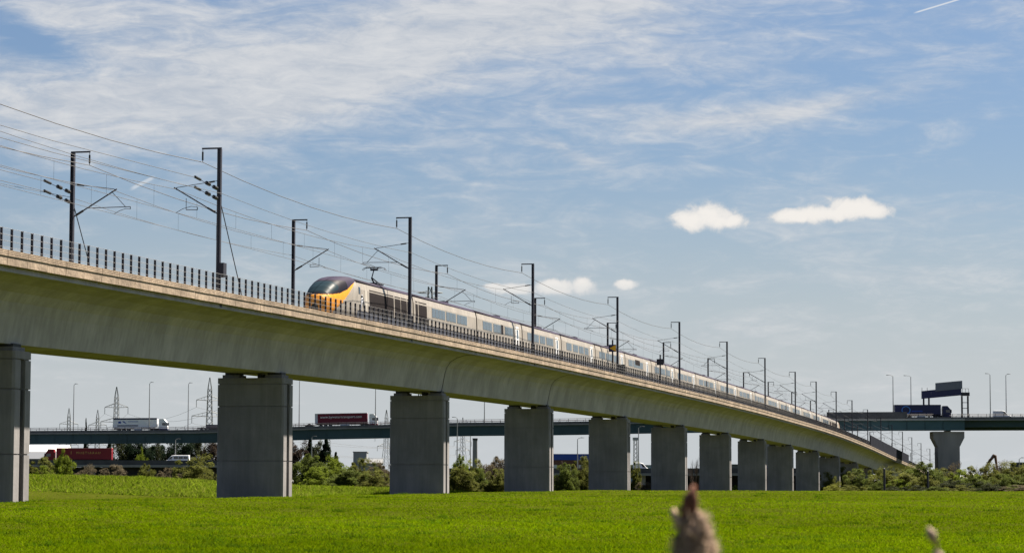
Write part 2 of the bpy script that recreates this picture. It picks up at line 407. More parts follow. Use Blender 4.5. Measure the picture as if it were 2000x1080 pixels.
for s in cuts[1:3]:                                        # dark movement joint set back inside the gap
    r = [[(s+d, w, z) for w, z in [(w*.985+MID*.015, z-.02 if z > dz(s)-2 else z+.05) for w, z in section(dz(s))]] for d in (-.16, .16)]
    MB().loft(r).build('movement_joint', darkc, via)
# deck: ballast and rails between the copings
for nm, w0, w1, h, mt in (('ballast_bed', .25, RAIL_W-.25, -.56, ballast),):
    ss = np.arange(-88, 801, 6.0)
    MB().loft([[(s, w0, dz(s)+h), (s, w1, dz(s)+h), (s, w1, dz(s)-.99), (s, w0, dz(s)-.99)] for s in ss]).build(nm, mt, via)
T1, T2 = 2.75, RAIL_W-2.75                                 # track centres
for w in (T1-.7175, T1+.7175, T2-.7175, T2+.7175):
    ss = np.arange(-88, 801, 6.0)
    MB().loft([[(s, w-.035, dz(s)-.35), (s, w+.035, dz(s)-.35), (s, w+.035, dz(s)-.55), (s, w-.035, dz(s)-.55)] for s in ss]).build('rail', rail_m, via)
# fascia panels along the coping, one by one where they can be told apart
def fascia_profile(side):
    p = [(.115, 0), (-.32, 0), (-.32, -.05), (-.30, -.065), (-.32, -.08), (-.32, -.13), (-.30, -.145), (-.32, -.16), (-.32, -.21), (-.30, -.225), (-.32, -.24),
         (-.32, -.29), (-.285, -.32), (-.27, -.725), (-.24, -.75), (.115, -.73)]
    return [(NE+.32+a, b) if side else (FE-.32-a, b) for a, b in p]
PL = 2.4
def panel_mb(s0, s1, side, step=4):
    ss = np.linspace(s0, s1, max(2, int((s1-s0)/step)+1))
    r = [[(s, w, dz(s)+h) for w, h in (fascia_profile(side) if side else fascia_profile(side)[::-1])] for s in ss]
    return MB().loft(r)
s = -70.0; k = 0
rnd = random.Random(3)
while s < 250:
    j = rnd.uniform(-.006, .006)
    o = panel_mb(s+.018, s+PL-.018, True).build('fascia_panel', fasc, via); o.location = (0, j, rnd.uniform(-.006, .006)); s += PL; k += 1
s_end = s
while s < 800: panel_mb(s+.01, min(s+24, 800)-.01, True).build('fascia_panel', fasc, via); s += 24
s = -70.0
while s < 800: panel_mb(s+.01, min(s+24, 800)-.01, False).build('fascia_panel', fasc, via); s += 24
# piers
for i, s0 in enumerate(PS):
    s1 = s0+PT; p = rail_pt(s0, PW0); gb = float(gz(p.x, p.y)); zt = dz(s0+1)-4.12-.36
    H0 = gb-.8
    def blockmesh(z0, z1, inset=0, groove=True):
        a, b = s0+inset, s1-inset; w0, w1 = PW0+inset, PW1-inset; ch = .12
        g0, g1, gd = s0+PT/2-.29, s0+PT/2+.29, .42
        ring = [(a+ch, w0), (g0, w0)] + ([(g0, w0+gd), (g1, w0+gd)] if groove else []) + [(g1, w0), (b-ch, w0), (b, w0+ch), (b, w1-ch), (b-ch, w1), (a+ch, w1), (a, w1-ch), (a, w0+ch)]
        return MB().loft([[(x, y, z) for x, y in ring] for z in (z0, z1)])
    L1, L2 = gb+2.55, zt-1.95
    if L2 < L1+.6: L2 = None
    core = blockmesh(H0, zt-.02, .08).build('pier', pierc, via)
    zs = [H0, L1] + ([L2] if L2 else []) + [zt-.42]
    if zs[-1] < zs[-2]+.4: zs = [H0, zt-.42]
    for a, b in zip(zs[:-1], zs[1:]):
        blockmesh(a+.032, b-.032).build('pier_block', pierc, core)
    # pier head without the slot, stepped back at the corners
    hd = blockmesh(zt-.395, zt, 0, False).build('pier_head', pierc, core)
    MB().box(s0+.35, s1-.35, PW0+.25, PW0+1.45, zt+.003, zt+.22).build('bearing_plinth', pierc, core)
    MB().box(s0+.35, s1-.35, PW1-1.45, PW1-.25, zt+.003, zt+.22).build('bearing_plinth', pierc, core)
    for w in (PW0+.85, PW1-.85):
        MB().box(s0+.6, s1-.6, w-.5, w+.5, zt+.222, zt+.39).build('bearing', bearing_m, core)
    MB().box(s0+.7, s1-.7, PW0+1.7, PW0+2.1, zt+.003, zt+.30).build('jacking_block', bearing_m, core)

# ------------------------------------------------------------------ parapet fences
def fence(w, label, s_ind, side):
    t = thing('parapet_fence', label, 'fence', (OX, OY, 0), THETA, 'parapet fences of the viaduct')
    pm = MB().box(-.03, .03, -.06, .06, 0, 1.05); pm.box(-.06, .06, -.06, .06, 0, .03)
    pme = pm.mesh('post', steel_dk)
    s = -60.0; cnt = 0; rest = MB()
    while s < 690:
        if s < s_ind:
            o = link('post', pme, t); o.location = (s, w, dz(s)+.001)
        else:
            z = dz(s); rest.box(s-.03, s+.03, w-.06, w+.06, z+.001, z+1.05)
        s += 1.21; cnt += 1
    r = rest.build('far_posts', steel_dk, t); r['kind'] = 'stuff'
    ss = np.arange(-60, 691, 5.0)
    for h in (.12, .42, .72, 1.03):
        MB().tube([(s, w-.05*side, dz(s)+h) for s in ss], .011, 4).build('rail', fence_rail, t)
    MB().loft([[(s, w+.002, dz(s)+.12), (s, w+.002, dz(s)+1.0)] for s in ss], closed=False, caps=False).build('mesh_infill', mesh_m, t)
    return t
fence(NE+.12, 'dark posted parapet fence along the near edge of the viaduct', 290, 1)
fence(FE-.12, 'dark posted parapet fence along the far edge of the viaduct', 60, -1)
# noise barrier near the road bridge
nb = thing('noise_barrier', 'dark solid noise barrier on the viaduct edge under the road bridge', 'barrier', (OX, OY, 0), THETA)
bs0, bs1 = rail_s(1700, NE), rail_s(1774, NE); npn = 34
for i in range(npn):
    a, b = bs0+(bs1-bs0)*i/npn, bs0+(bs1-bs0)*(i+1)/npn
    MB().loft([[(s, NE-.0, dz(s)+.02), (s, NE+.10, dz(s)+.02), (s, NE+.10, dz(s)+2.6), (s, NE-.0, dz(s)+2.6)] for s in (a+.03, b-.03)]).build('panel', mat('noise_barrier', (.018, .020, .028), .9, var=.2, vscale=.5, spec=.02), nb)

# ------------------------------------------------------------------ overhead line masts
HM = 8.66; CW, MW_, FWH = 4.86, 6.28, HM-.78
def mast_parts(t, typ):
    MB().add(*ibeam(.26, .22, -.9, HM)).build('pole', steel_dk, t)
    MB().box(-.2, .2, -.2, .2, -.92, -.55).build('base_plate', steel_dk, t)
    MB().box(-.05, .05, -.12, 1.12, HM, HM+.09).build('top_arm', steel_dk, t)
    ins = MB(); ins.tube([(0, 1.08, HM), (0, 1.08, HM-.2)], .02, 5)
    ins.tube([(0, 1.08, HM-.15), (0, 1.08, HM-.66)], .055, 6); ins.tube([(0, 1.08, HM-.66), (0, 1.08, HM-.78)], .02, 5)
    ins.build('feeder_insulator', insul, t)
    a = 2.72
    cn = MB()
    cn.tube([(0, .12, 4.75), (0, a+.16, MW_+.10)], .042, 6)                       # bracket tube
    cn.tube([(0, .12, 6.73), (0, a-.02, MW_+.10)], .022, 5)                       # top tie
    cn.tube([(0, a+.0, MW_+.10), (0, a+.0, MW_-.05)], .03, 5)
    if typ == 0:      # registration tube reaching past the wire
        cn.tube([(0, 1.05, 5.25), (0, a+1.05, 5.28)], .026, 5); cn.tube([(0, a-.2, MW_-.03), (0, a+.75, 5.27)], .02, 5)
        cn.tube([(0, a+1.05, 5.28), (0, a+1.05, CW+.28)], .024, 5)
        cn.tube([(0, a+1.05, CW+.28), (0, a+.75, CW+.31), (0, a+.35, CW+.19), (0, a, CW)], .018, 5)
    else:
        cn.tube([(0, a-.62, 5.72), (0, a-.62, 5.02)], .02, 5); cn.tube([(0, a-.62, 5.02), (0, a-1.35, 5.0)], .024, 5)
        cn.tube([(0, a-1.35, 5.0), (0, a-1.35, CW+.3)], .024, 5)
        cn.tube([(0, a-1.35, CW+.3), (0, a-.95, CW+.36), (0, a-.4, CW+.22), (0, a, CW)], .018, 5)
    cn.build('cantilever', steel_dk, t)
    MB().tube([(0, .25, 4.83), (0, .72, 5.10)], .07, 6).build('cantilever_insulator', insul, t); MB().tube([(0, .3, 6.70), (0, .75, 6.64)], .055, 6).build('cantilever_insulator', insul, t)
def ibeam(d, b, z0, z1):
    mb = MB(); mb.box(-d/2, d/2, -b/2, -b/2+.02, z0, z1); mb.box(-d/2, d/2, b/2-.02, b/2, z0, z1); mb.box(-.012, .012, -b/2+.02, b/2-.02, z0, z1)
    mb.box(-d/2+.01, -d/2+.03, -b/2+.02, b/2-.02, z0, z1-.01)
    return mb.v, mb.f
MS = [0.1, 44.7, 89.9, 135.0, 180.1, 225.5, 271.5, 316.9, 354.5, 396.3, 434.7, 478, 520, 560, 602, 644, 690, 740, 785]
protos = {}
ordn = ['nearest', 'second', 'third', 'fourth', 'fifth', 'sixth', 'seventh', 'eighth', 'ninth', 'tenth', 'eleventh', 'twelfth', 'thirteenth', 'fourteenth', 'fifteenth', 'sixteenth', 'seventeenth', 'eighteenth', 'nineteenth']
masts = {}
for near in (True, False):
    for i, s in enumerate(MS):
        typ = (i+1) % 2 if near else i % 2
        w = 0 if near else RAIL_W
        p = rail_pt(s, w, dz(s)); lab = '%s dark catenary mast from the left along the %s edge of the viaduct' % (ordn[i], 'near' if near else 'far')
        if typ not in protos:
            t = thing('catenary_mast', lab, 'mast', p, 0, 'catenary masts along the viaduct'); mast_parts(t, typ); protos[typ] = t
        else:
            t = copy_tree(protos[typ]); t['label'] = lab; t.location = p
        t.rotation_euler = (0, 0, THETA if near else THETA+math.pi)
        masts[(near, i)] = t
# equipment on the two nearest masts: terminal insulators, switch box, back stays
for near in (True, False):
    t = masts[(near, 0)]; sg = -1 if near else 1     # local x of far masts is reversed
    
    for h in (5.55, 6.15):
        xs = [.13, .55, 1.15, 4.2]
        MB().tube([(sg*xs[0], 0, h), (sg*xs[3], 0, h+.30)], .02, 5).build('tensioner_rod', steel_dk, t)
        for x in (.5, 1.8): MB().tube([(sg*x, 0, h+.03+.07*x), (sg*(x+.5), 0, h+.03+.07*(x+.5))], .12, 8).build('tensioner_insulator', insul, t)
        MB().tube([(sg*3.4, 0, h+.25), (sg*4.3, 0, h+.31)], .085, 8).build('tensioner_insulator', insul, t)
    MB().tube([(sg*-.12, 0, 5.6), (sg*-4.9, 0, -.5)], .03, 5).build('back_stay', steel_dk, t)
    MB().box(-.28, .28, -.2-.22, -.12, .9, 1.75).build('switch_box', steel_dk, t) if near else MB().box(-.35, .35, .12, .45, .1, 1.35).build('switch_box', steel_dk, t)
    MB().tube([(sg*.36, 0, -.4), (sg*.36, 0, 5.6)], .02, 5).build('cable_duct', steel_dk, t)

# wires
def wire(name, label, w, hfun, r, s0=-88, s1=785, sag=0.0, group=None):
    pts = []
    st = [-44.8-44.8, -44.8] + MS
    for a, b in zip(st[:-1], st[1:]):
        for k in range(6):
            u = k/6; s = a+(b-a)*u
            if s < s0 or s > s1: continue
            pts.append((s, w, dz(a)*(1-u)+dz(b)*u + hfun - sag*4*u*(1-u)))
    o = thing(name, label, 'wire', (OX, OY, 0), THETA, group)
    MB().tube(pts, r, 4).build('conductor', wire_m, o); return o
for near in (True, False):
    sd_ = 'near' if near else 'far'; sg = 1 if near else -1; w0 = 0 if near else RAIL_W; tw = T1 if near else T2
    wire('feeder_wire', 'feeder wire hanging from the arm tips of the %s row of masts' % sd_, w0+sg*1.08, FWH, .022, sag=.55)
    wire('earth_wire', 'thin earth wire clamped to the backs of the %s row of masts' % sd_, w0-sg*.16, 5.95, .014, sag=.35)
    wire('contact_wire', 'contact wire running level above the %s track' % sd_, tw, CW, .014)
    mw = wire('messenger_wire', 'sagging messenger wire with droppers above the %s track' % sd_, tw, MW_, .016, sag=.45)
    st = [-44.8] + MS
    for a, b in zip(st[:-1], st[1:]):
        if a > 330: break
        for k in range(1, 7):
            u = (k-.5)/6; s = a+(b-a)*u; z = dz(a)*(1-u)+dz(b)*u
            MB().tube([(s, tw, z+CW), (s, tw, z+MW_-.45*4*u*(1-u))], .007, 3).build('dropper', wire_m, mw)
    for h, nm in ((6.33, 'upper'), (5.73, 'lower')):
        o = thing('anchor_wire', '%s terminated anchor wire left of the nearest %s side mast' % (nm, sd_), 'wire', (OX, OY, 0), THETA)
        MB().tube([(-4.2, w0, dz(0)+h+.1), (-24, w0+sg*.6, dz(-24)+h-.1), (-60, w0+sg*1.4, dz(-60)+h)], .016, 4).build('conductor', wire_m, o)

# lineside marker boards by the train
def marker(x, y_top, y_bot, w, face_tri, label, wd):
    s = rail_s(x, w); p = rail_pt(s, w, dz(s))
    t = thing('marker_board', label, 'sign', p, THETA)
    zt = pix(x, y_top, p.y).z - p.z; zb = pix(x, y_bot, p.y).z - p.z
    MB().tube([(0, 0, -.6), (0, 0, zt+.55)], .09, 8).build('post', steel_dk, t)
    MB().box(-.16, -.105, -wd/2, wd/2, zb, zt).build('board', navyp if face_tri else steel_dk, t)
    if face_tri:
        zc = (zt+zb)/2; h = (zt-zb)*.47
        MB().add([(-.167, -wd*.47, zc+h), (-.167, -wd*.47, zc-h), (-.167, wd*.40, zc)], [(0, 1, 2)]).build('arrow', mat('marker_yellow', (.75, .42, .02), .5), t)
    MB().box(-.14, .14, -.14, .14, .3, .75).build('post_box', steel_dk, t)
marker(1197, 673, 687, .95, True, 'square navy board with a yellow arrow beside the fourth mast', .85)
marker(1290, 701, 713, .95, False, 'plain dark square board on a post in front of the carriages', .85)
t = thing('equipment_cabinet', 'small grey lineside cabinet behind the fence beside the fourth mast', 'cabinet', rail_pt(rail_s(1215, .6), .6, dz(140)), THETA)
MB().box(-.45, .45, -.3, .3, -.85, 1.35).build('cabinet_body', mat('cabinet_grey', (.12, .12, .12), .6), t, bevel=.03); MB().box(-.5, .5, -.35, .35, 1.352, 1.42).build('cabinet_lid', steel_dk, t)

# ------------------------------------------------------------------ the train
def ring_xs(x, hw, zt, zb, n=40, e=3.2, et=None):
    """superellipse-like section; z from zb to zt, half width hw"""
    r = []; zc = (zb+zt)/2
    for j in range(n):
        t = 2*math.pi*j/n; ct, st = math.cos(t), math.sin(t)
        yy = hw*math.copysign(abs(ct)**(2/e), ct); z = zc+(zt-zb)/2*math.copysign(abs(st)**(2/e), st)
        r.append((x, yy, z))
    return r
def sec_body(x, tum=1.0):
    # lower and side wall of a coach: constant section (y, z)
    return None
BODY = [(-1.401, 1.32), (-1.405, 2.0), (-1.37, 2.9), (-1.27, 3.36)]
SKIRT = [(-1.22, .42), (-1.36, .62), (-1.385, 1.315)]
skirt_m = mat('train_skirt', (.035, .04, .06), .6, spec=.2, var=.4, vscale=1.5)
ROOF = [(-1.27, 3.36), (-1.10, 3.56), (-.80, 3.70), (-.4, 3.78), (0, 3.80)]
def full(pr): return pr + [(-y, z) for y, z in reversed(pr) if abs(y) > 1e-6]
TRAIN_S0 = 28.71
train = thing('high_speed_train', 'long cream high speed train with a yellow nose running along the viaduct', 'train', rail_pt(TRAIN_S0, T1, 0), THETA)
def place_car(o, sa, L):
    s0, s1 = TRAIN_S0+sa, TRAIN_S0+sa+L
    z0, z1 = dz(s0)-.35, dz(s1)-.35
    o.location = (sa, 0, z0); o.rotation_euler = (0, -math.atan2(z1-z0, L), 0)
def coach_meshes(L, key):
    g = .2; M_ = {}
    bp = full(BODY); M_['body'] = MB().loft([[(x, y, z) for y, z in bp] for x in (g, L-g)]).mesh('carriage', cream)
    rp = full(ROOF); M_['roof'] = MB().loft([[(x, y, z+.004) for y, z in rp] for x in (g, L-g)]).mesh('roof', navy, True)
    M_['skirt'] = MB().loft([[(x, y, z) for y, z in full(SKIRT)] for x in (g+.1, L-g-.1)]).mesh('skirt', skirt_m)
    gp = [(-1.2, .6), (-1.22, 3.2), (-.7, 3.55), (.7, 3.55), (1.22, 3.2), (1.2, .6)]
    M_['gang'] = MB().loft([[(x, y, z) for y, z in gp] for x in (L-g+.004, L+g-.004)]).mesh('gangway', black)
    return M_
def side_slab(x0, x1, z0, z1, proud=.012):
    """panel through the body, following the side wall so that it sits just proud of both sides"""
    def hw(z): return float(np.interp(z, [b[1] for b in BODY], [-b[0] for b in BODY]))+proud
    zs = np.linspace(z0, z1, 5)
    ring = [(-hw(z), z) for z in zs] + [(hw(z), z) for z in reversed(zs)]
    return MB().loft([[(x, y, z) for y, z in ring] for x in (x0, x1)])
_cache = {}
def slab(key, name, m, *a):
    if key not in _cache: _cache[key] = side_slab(*a).mesh(name, m)
    return _cache[key]
def bogie(parent, x):
    if 'bogie' not in _cache:
        mb = MB(); mb.box(-1.6, 1.6, -1.1, 1.1, .32, .62)
        for xx in (-1.3, 1.3):
            mb.cyl((xx, -.75, .46), .46, .14, 'y', 14); mb.cyl((xx, .75, .46), .46, .14, 'y', 14)
        _cache['bogie'] = mb.mesh('bogie', chass)
    o = link('bogie', _cache['bogie'], parent); o.location = (x, 0, 0)
frame_m = mat('window_frame', (.27, .26, .24), .4)
def coach(sa, L, idx):
    mm = _cache.setdefault(('coach', L), coach_meshes(L, L))
    b = link('carriage', mm['body'], train); place_car(b, sa, L)
    link('roof', mm['roof'], b); link('skirt', mm['skirt'], b)
    if idx != 18: link('gangway', mm['gang'], b)
    rv = MB().box(L*.62, L*.62+1.6, -.5, .5, 3.79, 3.90).mesh('roof_unit', navy) if ('ru', L) not in _cache else _cache[('ru', L)]
    _cache[('ru', L)] = rv; link('roof_unit', rv, b)
    big = L > 20
    if idx == 1 or idx == 18:
        e0 = 0.75 if idx == 1 else L-4.4
        link('equipment_grille', slab(('g1', idx), 'equipment_grille', louvre, e0, e0+.75, 1.36, 3.05), b)
        link('equipment_grille', slab(('g2', idx), 'equipment_grille', louvre, e0+1.0, e0+3.6, 1.36, 3.05), b)
        wins = [(6.0, 10.4), (10.8, 14.2), (14.6, 18.2)] if idx == 1 else [(3, 6.4), (6.8, 10.2), (10.6, 14.6)]
        door = None
    elif idx == 6:
        wins = [(2.2, 5.2), (5.5, 12.4)]; door = 14.9
    else:
        f = L/18.7
        wins = [(2.3*f, 5.9*f), (6.5*f, 10.6*f), (11.2*f, 14.6*f)]; door = 16.0*f
        if idx % 4 == 0: wins = [(2.6*f, 5.4*f), (6.2*f, 8.9*f), (9.4*f, 12.0*f), (12.5*f, 14.7*f)]
        if idx % 5 == 3: wins = [(2.3*f, 7.6*f), (8.1*f, 10.6*f), (11.2*f, 14.6*f)]
    for a, c in wins:
        wn = link('window', slab(('w', round(a, 2), round(c, 2)), 'window', frame_m, a, c, 2.02, 2.84, .010), b)
        n = max(2, round((c-a)/1.25)); st = (c-a)/n
        key = ('p', round(a, 2), round(c, 2))
        if key not in _cache:
            mb = MB()
            for k in range(n):
                sl = side_slab(a+k*st+.05, a+(k+1)*st-.05, 2.07, 2.79, .022); mb.add(sl.v, sl.f)
            _cache[key] = mb.mesh('glazing', glass_t)
        # glazing is one toughened strip behind one frame: kept with the window's mesh by joining materials
        me = _cache.get(('wj', key))
        if me is None:
            me = wn.data; nv = len(me.vertices)
            src = _cache[key]; vs = [tuple(v.co) for v in me.vertices]+[tuple(v.co) for v in src.vertices]
            fs = [tuple(p.vertices) for p in me.polygons]+[tuple(i+nv for i in p.vertices) for p in src.polygons]
            nm = bpy.data.meshes.new('window'); nm.from_pydata(vs, [], fs); nm.materials.append(frame_m); nm.materials.append(glass_t)
            k0 = len(me.polygons); nm.polygons.foreach_set('material_index', [0]*k0+[1]*(len(fs)-k0)); _cache[('wj', key)] = nm; me = nm
        wn.data = me
    if idx in (2, 9, 14):
        link('dark_panel', slab(('dp',), 'dark_panel', louvre, 9.6, 10.5, 2.05, 2.86, .026), b)
    if idx == 6: link('dark_panel', slab(('dp6',), 'dark_panel', louvre, 6.9, 10.2, 2.35, 2.98, .026), b)
    if door:
        link('door', slab(('d', round(door, 2)), 'door', white, door-.15, door+1.25, 1.36, 3.05, .012), b)
        link('door_window', slab(('dw', round(door, 2)), 'door_window', glass_t, door+.2, door+.95, 1.95, 2.78, .024), b)
    bogie(b, .0 if not big else 3.2)
    if idx == 18 or idx == 9: bogie(b, L)
# power car, lofted nose with its colours as separate shells
NL = 22.15
nose = [(0, .30, 1.45, .55), (.12, .55, 1.75, .42), (.35, .80, 2.05, .38), (.75, 1.00, 2.42, .36), (1.3, 1.14, 2.78, .36), (2.0, 1.24, 3.10, .38), (2.9, 1.32, 3.38, .40), (3.9, 1.375, 3.60, .42), (5.0, 1.40, 3.74, .44), (6.2, 1.405, 3.80, .45)]
nxs = np.linspace(0, 6.2, 46)**1.0
nxs = np.concatenate([np.linspace(0, .75, 24)[:-1], np.linspace(.75, 6.2, 130)])
def nring(x):
    xs = [q[0] for q in nose]; hw = np.interp(x, xs, [q[1] for q in nose]); zt = np.interp(x, xs, [q[2] for q in nose]); zb = np.interp(x, xs, [q[3] for q in nose])
    k = min(1, x/5.0); r = []; n = 160
    e = 2.3+1.5*k
    for j in range(n):
        t = 2*math.pi*j/n; ct, st = math.cos(t), math.sin(t)
        yy = hw*math.copysign(abs(ct)**(2/e), ct); zc = zb+(zt-zb)*.42
        z = zc+(zt-zc if st > 0 else zc-zb)*math.copysign(abs(st)**(2/e), st)
        r.append((x, yy, z))
    return r
rings = [nring(x) for x in nxs]
shells = {'b': MB(), 'o': MB(), 'k': MB(), 'g': MB(), 'n': MB()}
for i in range(len(rings)-1):
    for j in range(160):
        q = [rings[i][j], rings[i][(j+1) % 160], rings[i+1][(j+1) % 160], rings[i+1][j]]
        x = sum(p[0] for p in q)/4; y = abs(sum(p[1] for p in q)/4); z = sum(p[2] for p in q)/4
        zk = np.interp(x, [0, .5, 1.2, 2.4, 3.6, 4.8, 6.2], [2.2, 2.12, 2.16, 2.32, 2.62, 3.04, 3.44])   # lower edge of the dark crown
        sb = np.interp(z, [.4, 1.0, 1.7, 2.5, 3.5], [.6, 1.2, 2.7, 4.2, 6.1])                           # rear edge of the yellow
        if z > zk and x > .1:
            gl = (.62 < x < 2.35) and z > np.interp(x, [.6, 1.2, 2.0, 2.35], [2.26, 2.32, 2.5, 2.72])
            k = 'g' if gl else ('k' if (x < 3.9 and z < 3.3) else 'n')
        elif x < sb: k = 'o'
        else: k = 'b'
        shells[k].add(q, [(0, 1, 2, 3)])
def power_car(sa, flip, idx):
    b = link('power_car', _cache['pc_body'], train)
    s0, s1 = TRAIN_S0+sa, TRAIN_S0+sa+NL; z0, z1 = dz(s0)-.35, dz(s1)-.35; a = math.atan2(z1-z0, NL)
    if not flip: b.location = (sa, 0, z0); b.rotation_euler = (0, -a, 0)
    else: b.location = (sa+NL, 0, z1); b.rotation_euler = (0, a, math.pi)
    for nm, k in (('nose_shell', 'pc_n'), ('nose_cone', 'pc_o'), ('windscreen_surround', 'pc_k'), ('windscreen', 'pc_g'), ('nose_crown', 'pc_c'), ('roof', 'pc_roof'), ('skirt', 'pc_skirt'), ('gangway', 'pc_gang')): link(nm, _cache[k], b)
    for x0, x1 in ((9.4, 16.3), (16.6, 18.3), (18.45, 20.2), (20.35, 21.4)): link('equipment_grille', slab(('pg', x0), 'equipment_grille', louvre, x0, x1, 1.36, 3.02), b)
    link('cab_door', slab(('pcd',), 'cab_door', mat('cab_door_cream', (.43, .40, .35), .4), 8.2, 8.75, 1.36, 2.9), b)
    link('cab_window', slab(('pcw',), 'cab_window', glass_d, 6.5, 6.95, 2.55, 3.05), b)
    if not flip:
        lg = MB()
        for k in range(3):      # interlaced ribbon emblem
            y0 = -1.425; x0 = 6.9+.12*k
            pts = [(x0+u*1.2, y0, 1.35+.9*math.sin(u*3.0+.6*k)*(1-.35*u)+.12*k) for u in np.linspace(0, 1, 9)]
            lg.tube(pts, .05, 4)
        lg.build('emblem', logo, b)
    bogie(b, 4.6); bogie(b, 18.2)
    MB().box(.8, NL-.3, -1.15, 1.15, .30, .41).build('underframe', chass, b)
    # pantograph
    pb = MB(); pb.box(14.2, 16.2, -.6, .6, 3.80, 3.92)
    if not flip:
        pb.tube([(15.7, 0, 3.9), (14.9, 0, 4.32)], .07, 6); pb.tube([(16.0, -.3, 3.95), (14.95, 0, 4.36)], .045, 5); pb.tube([(14.9, 0, 4.32), (15.6, 0, 5.08)], .045, 6)
        pb.box(15.45, 15.75, -.28, .28, 4.95, 5.09); pb.box(15.35, 15.5, -.62, .62, 5.16, 5.21); pb.box(15.7, 15.85, -.62, .62, 5.16, 5.21)
        for sy in (-1, 1):
            for xx in (15.42, 15.78): pb.tube([(xx, sy*.6, 5.185), (xx, sy*.8, 5.13), (xx, sy*.92, 4.98)], .02, 4)
            pb.tube([(15.6, sy*.26, 5.05), (15.43, sy*.3, 5.17)], .02, 4); pb.tube([(15.6, sy*.26, 5.05), (15.78, sy*.3, 5.17)], .02, 4)
    pb.build('pantograph', steel_dk, b)
_cache['pc_body'] = MB().loft([[(x, y, z) for y, z in full(BODY)] for x in (6.2, NL-.14)]).mesh('power_car', cream)
_cache['pc_n'] = shells['b'].mesh('nose_shell', cream, True); _cache['pc_o'] = shells['o'].mesh('nose_cone', orange, True)
_cache['pc_k'] = shells['k'].mesh('windscreen_surround', black, True); _cache['pc_g'] = shells['g'].mesh('windscreen', mat('windscreen_glass', (.012, .024, .032), .4, spec=.03), True)
_cache['pc_c'] = shells['n'].mesh('nose_crown', navy, True)
_cache['pc_roof'] = MB().loft([[(x, y, z+.004) for y, z in full(ROOF)] for x in (6.2, NL-.14)]).mesh('roof', navy, True)
_cache['pc_skirt'] = MB().loft([[(x, y, z) for y, z in full(SKIRT)] for x in (6.2, NL-.2)]).mesh('skirt', skirt_m)
_cache['pc_gang'] = MB().loft([[(x, y, z) for y, z in [(-1.2, .6), (-1.22, 3.2), (-.7, 3.55), (.7, 3.55), (1.22, 3.2), (1.2, .6)]] for x in (NL-.136, NL+.136)]).mesh('gangway', black)
power_car(0, False, 0)
sa = NL
for i in range(1, 19):
    L = 21.845 if i in (1, 9, 10, 18) else 18.7
    coach(sa, L, i); sa += L
power_car(sa, True, 19)

# ------------------------------------------------------------------ road bridge behind
BY = 712.0
_bx = [-500, 65, 400, 600, 740, 900, 1120, 1260, 1640, 1885, 2500]
_bb = [873, 867, 865, 858, 855.5, 851, 849, 846, 840.5, 840, 838]      # girder bottom in the photo
def bz(X):      # girder bottom height along the bridge (world X)
    xs = [pix(x, y, BY).x for x, y in zip(_bx, _bb)]; zs = [pix(x, y, BY).z for x, y in zip(_bx, _bb)]
    return float(np.interp(X, xs, zs))
rb = thing('road_bridge', 'teal steel girder motorway bridge crossing behind and over the railway', 'bridge', (0, BY, 0), 0)
def xpix(x): return pix(x, 850, BY).x
XS0, XS1, XST = -260.0, 330.0, xpix(1885)
def strip(x0, x1, y0, y1, h0, h1, name, m, step=12, parent=rb):
    xs = np.linspace(x0, x1, max(2, int(abs(x1-x0)/step)))
    return MB().loft([[(x, y0, bz(x)+h0), (x, y1, bz(x)+h0), (x, y1, bz(x)+h1), (x, y0, bz(x)+h1)] for x in xs]).build(name, m, parent)
XM = xpix(1340); bridge_t2 = mat('bridge_teal_pale', (.050, .105, .130), .6, var=.15, vscale=.06)  # paler teal from the split to the girder step
strip(XS0, XM-.05, 0.6, 1.4, 0, 2.75, 'girder', bridge_t); strip(XM+.05, XST, 0.6, 1.4, 0, 2.75, 'girder', bridge_t2)
strip(XM, XST, -.06, -.004, 2.80, 3.3, 'deck_edge', mat('lit_deck_edge', (.36, .36, .38), .9, var=.2, vscale=.2)); strip(XST, XS1, 2.2, 3.0, .9, 3.0, 'girder', bridge_t)  # pale edge strip: light on the slab put into its colour
strip(XS0, XS1, 9, 9.8, .3, 2.75, 'girder', bridge_t); strip(XS0, XS1, 20.2, 21, .3, 2.75, 'girder', bridge_t)
strip(XS0, XS1, 0, 22, 2.76, 3.1, 'deck_slab', bridge_g)
strip(XS0, XS1, .4, 21.6, 3.104, 3.16, 'carriageway', asphalt)
strip(XS0, XS1, 0, .4, 3.104, 3.75, 'parapet_wall', mat('parapet_grey', (.10, .10, .115), .85, var=.25, vscale=.4)); strip(XS0, XS1, 21.6, 22, 3.104, 3.75, 'parapet_wall', bridge_d)
strip(xpix(1615), xpix(1772), -.12, -.02, 3.3, 5.2, 'screen_wall', MATS['parapet_grey'])
for yy in (.2, 21.8):
    for h in (4.15, 4.55):
        xs = np.linspace(XS0, XS1, 40); MB().tube([(x, yy, bz(x)+h) for x in xs], .06, 4).build('parapet_rail', steel_dk, rb)
    mb = MB(); x = XS0
    while x < XS1: mb.box(x-.05, x+.05, yy-.05, yy+.05, bz(x)+3.75, bz(x)+4.6); x += 2.4
    mb.build('parapet_posts', steel_dk, rb)['kind'] = 'stuff'
n = 0
x = XS0+4                                                # vertical web stiffeners on the near girder
while x < XST-2: MB().box(x-.06, x+.06, .45, .598, bz(x)+.15, bz(x)+2.6).build('stiffener', bridge_t, rb); x += 5.1
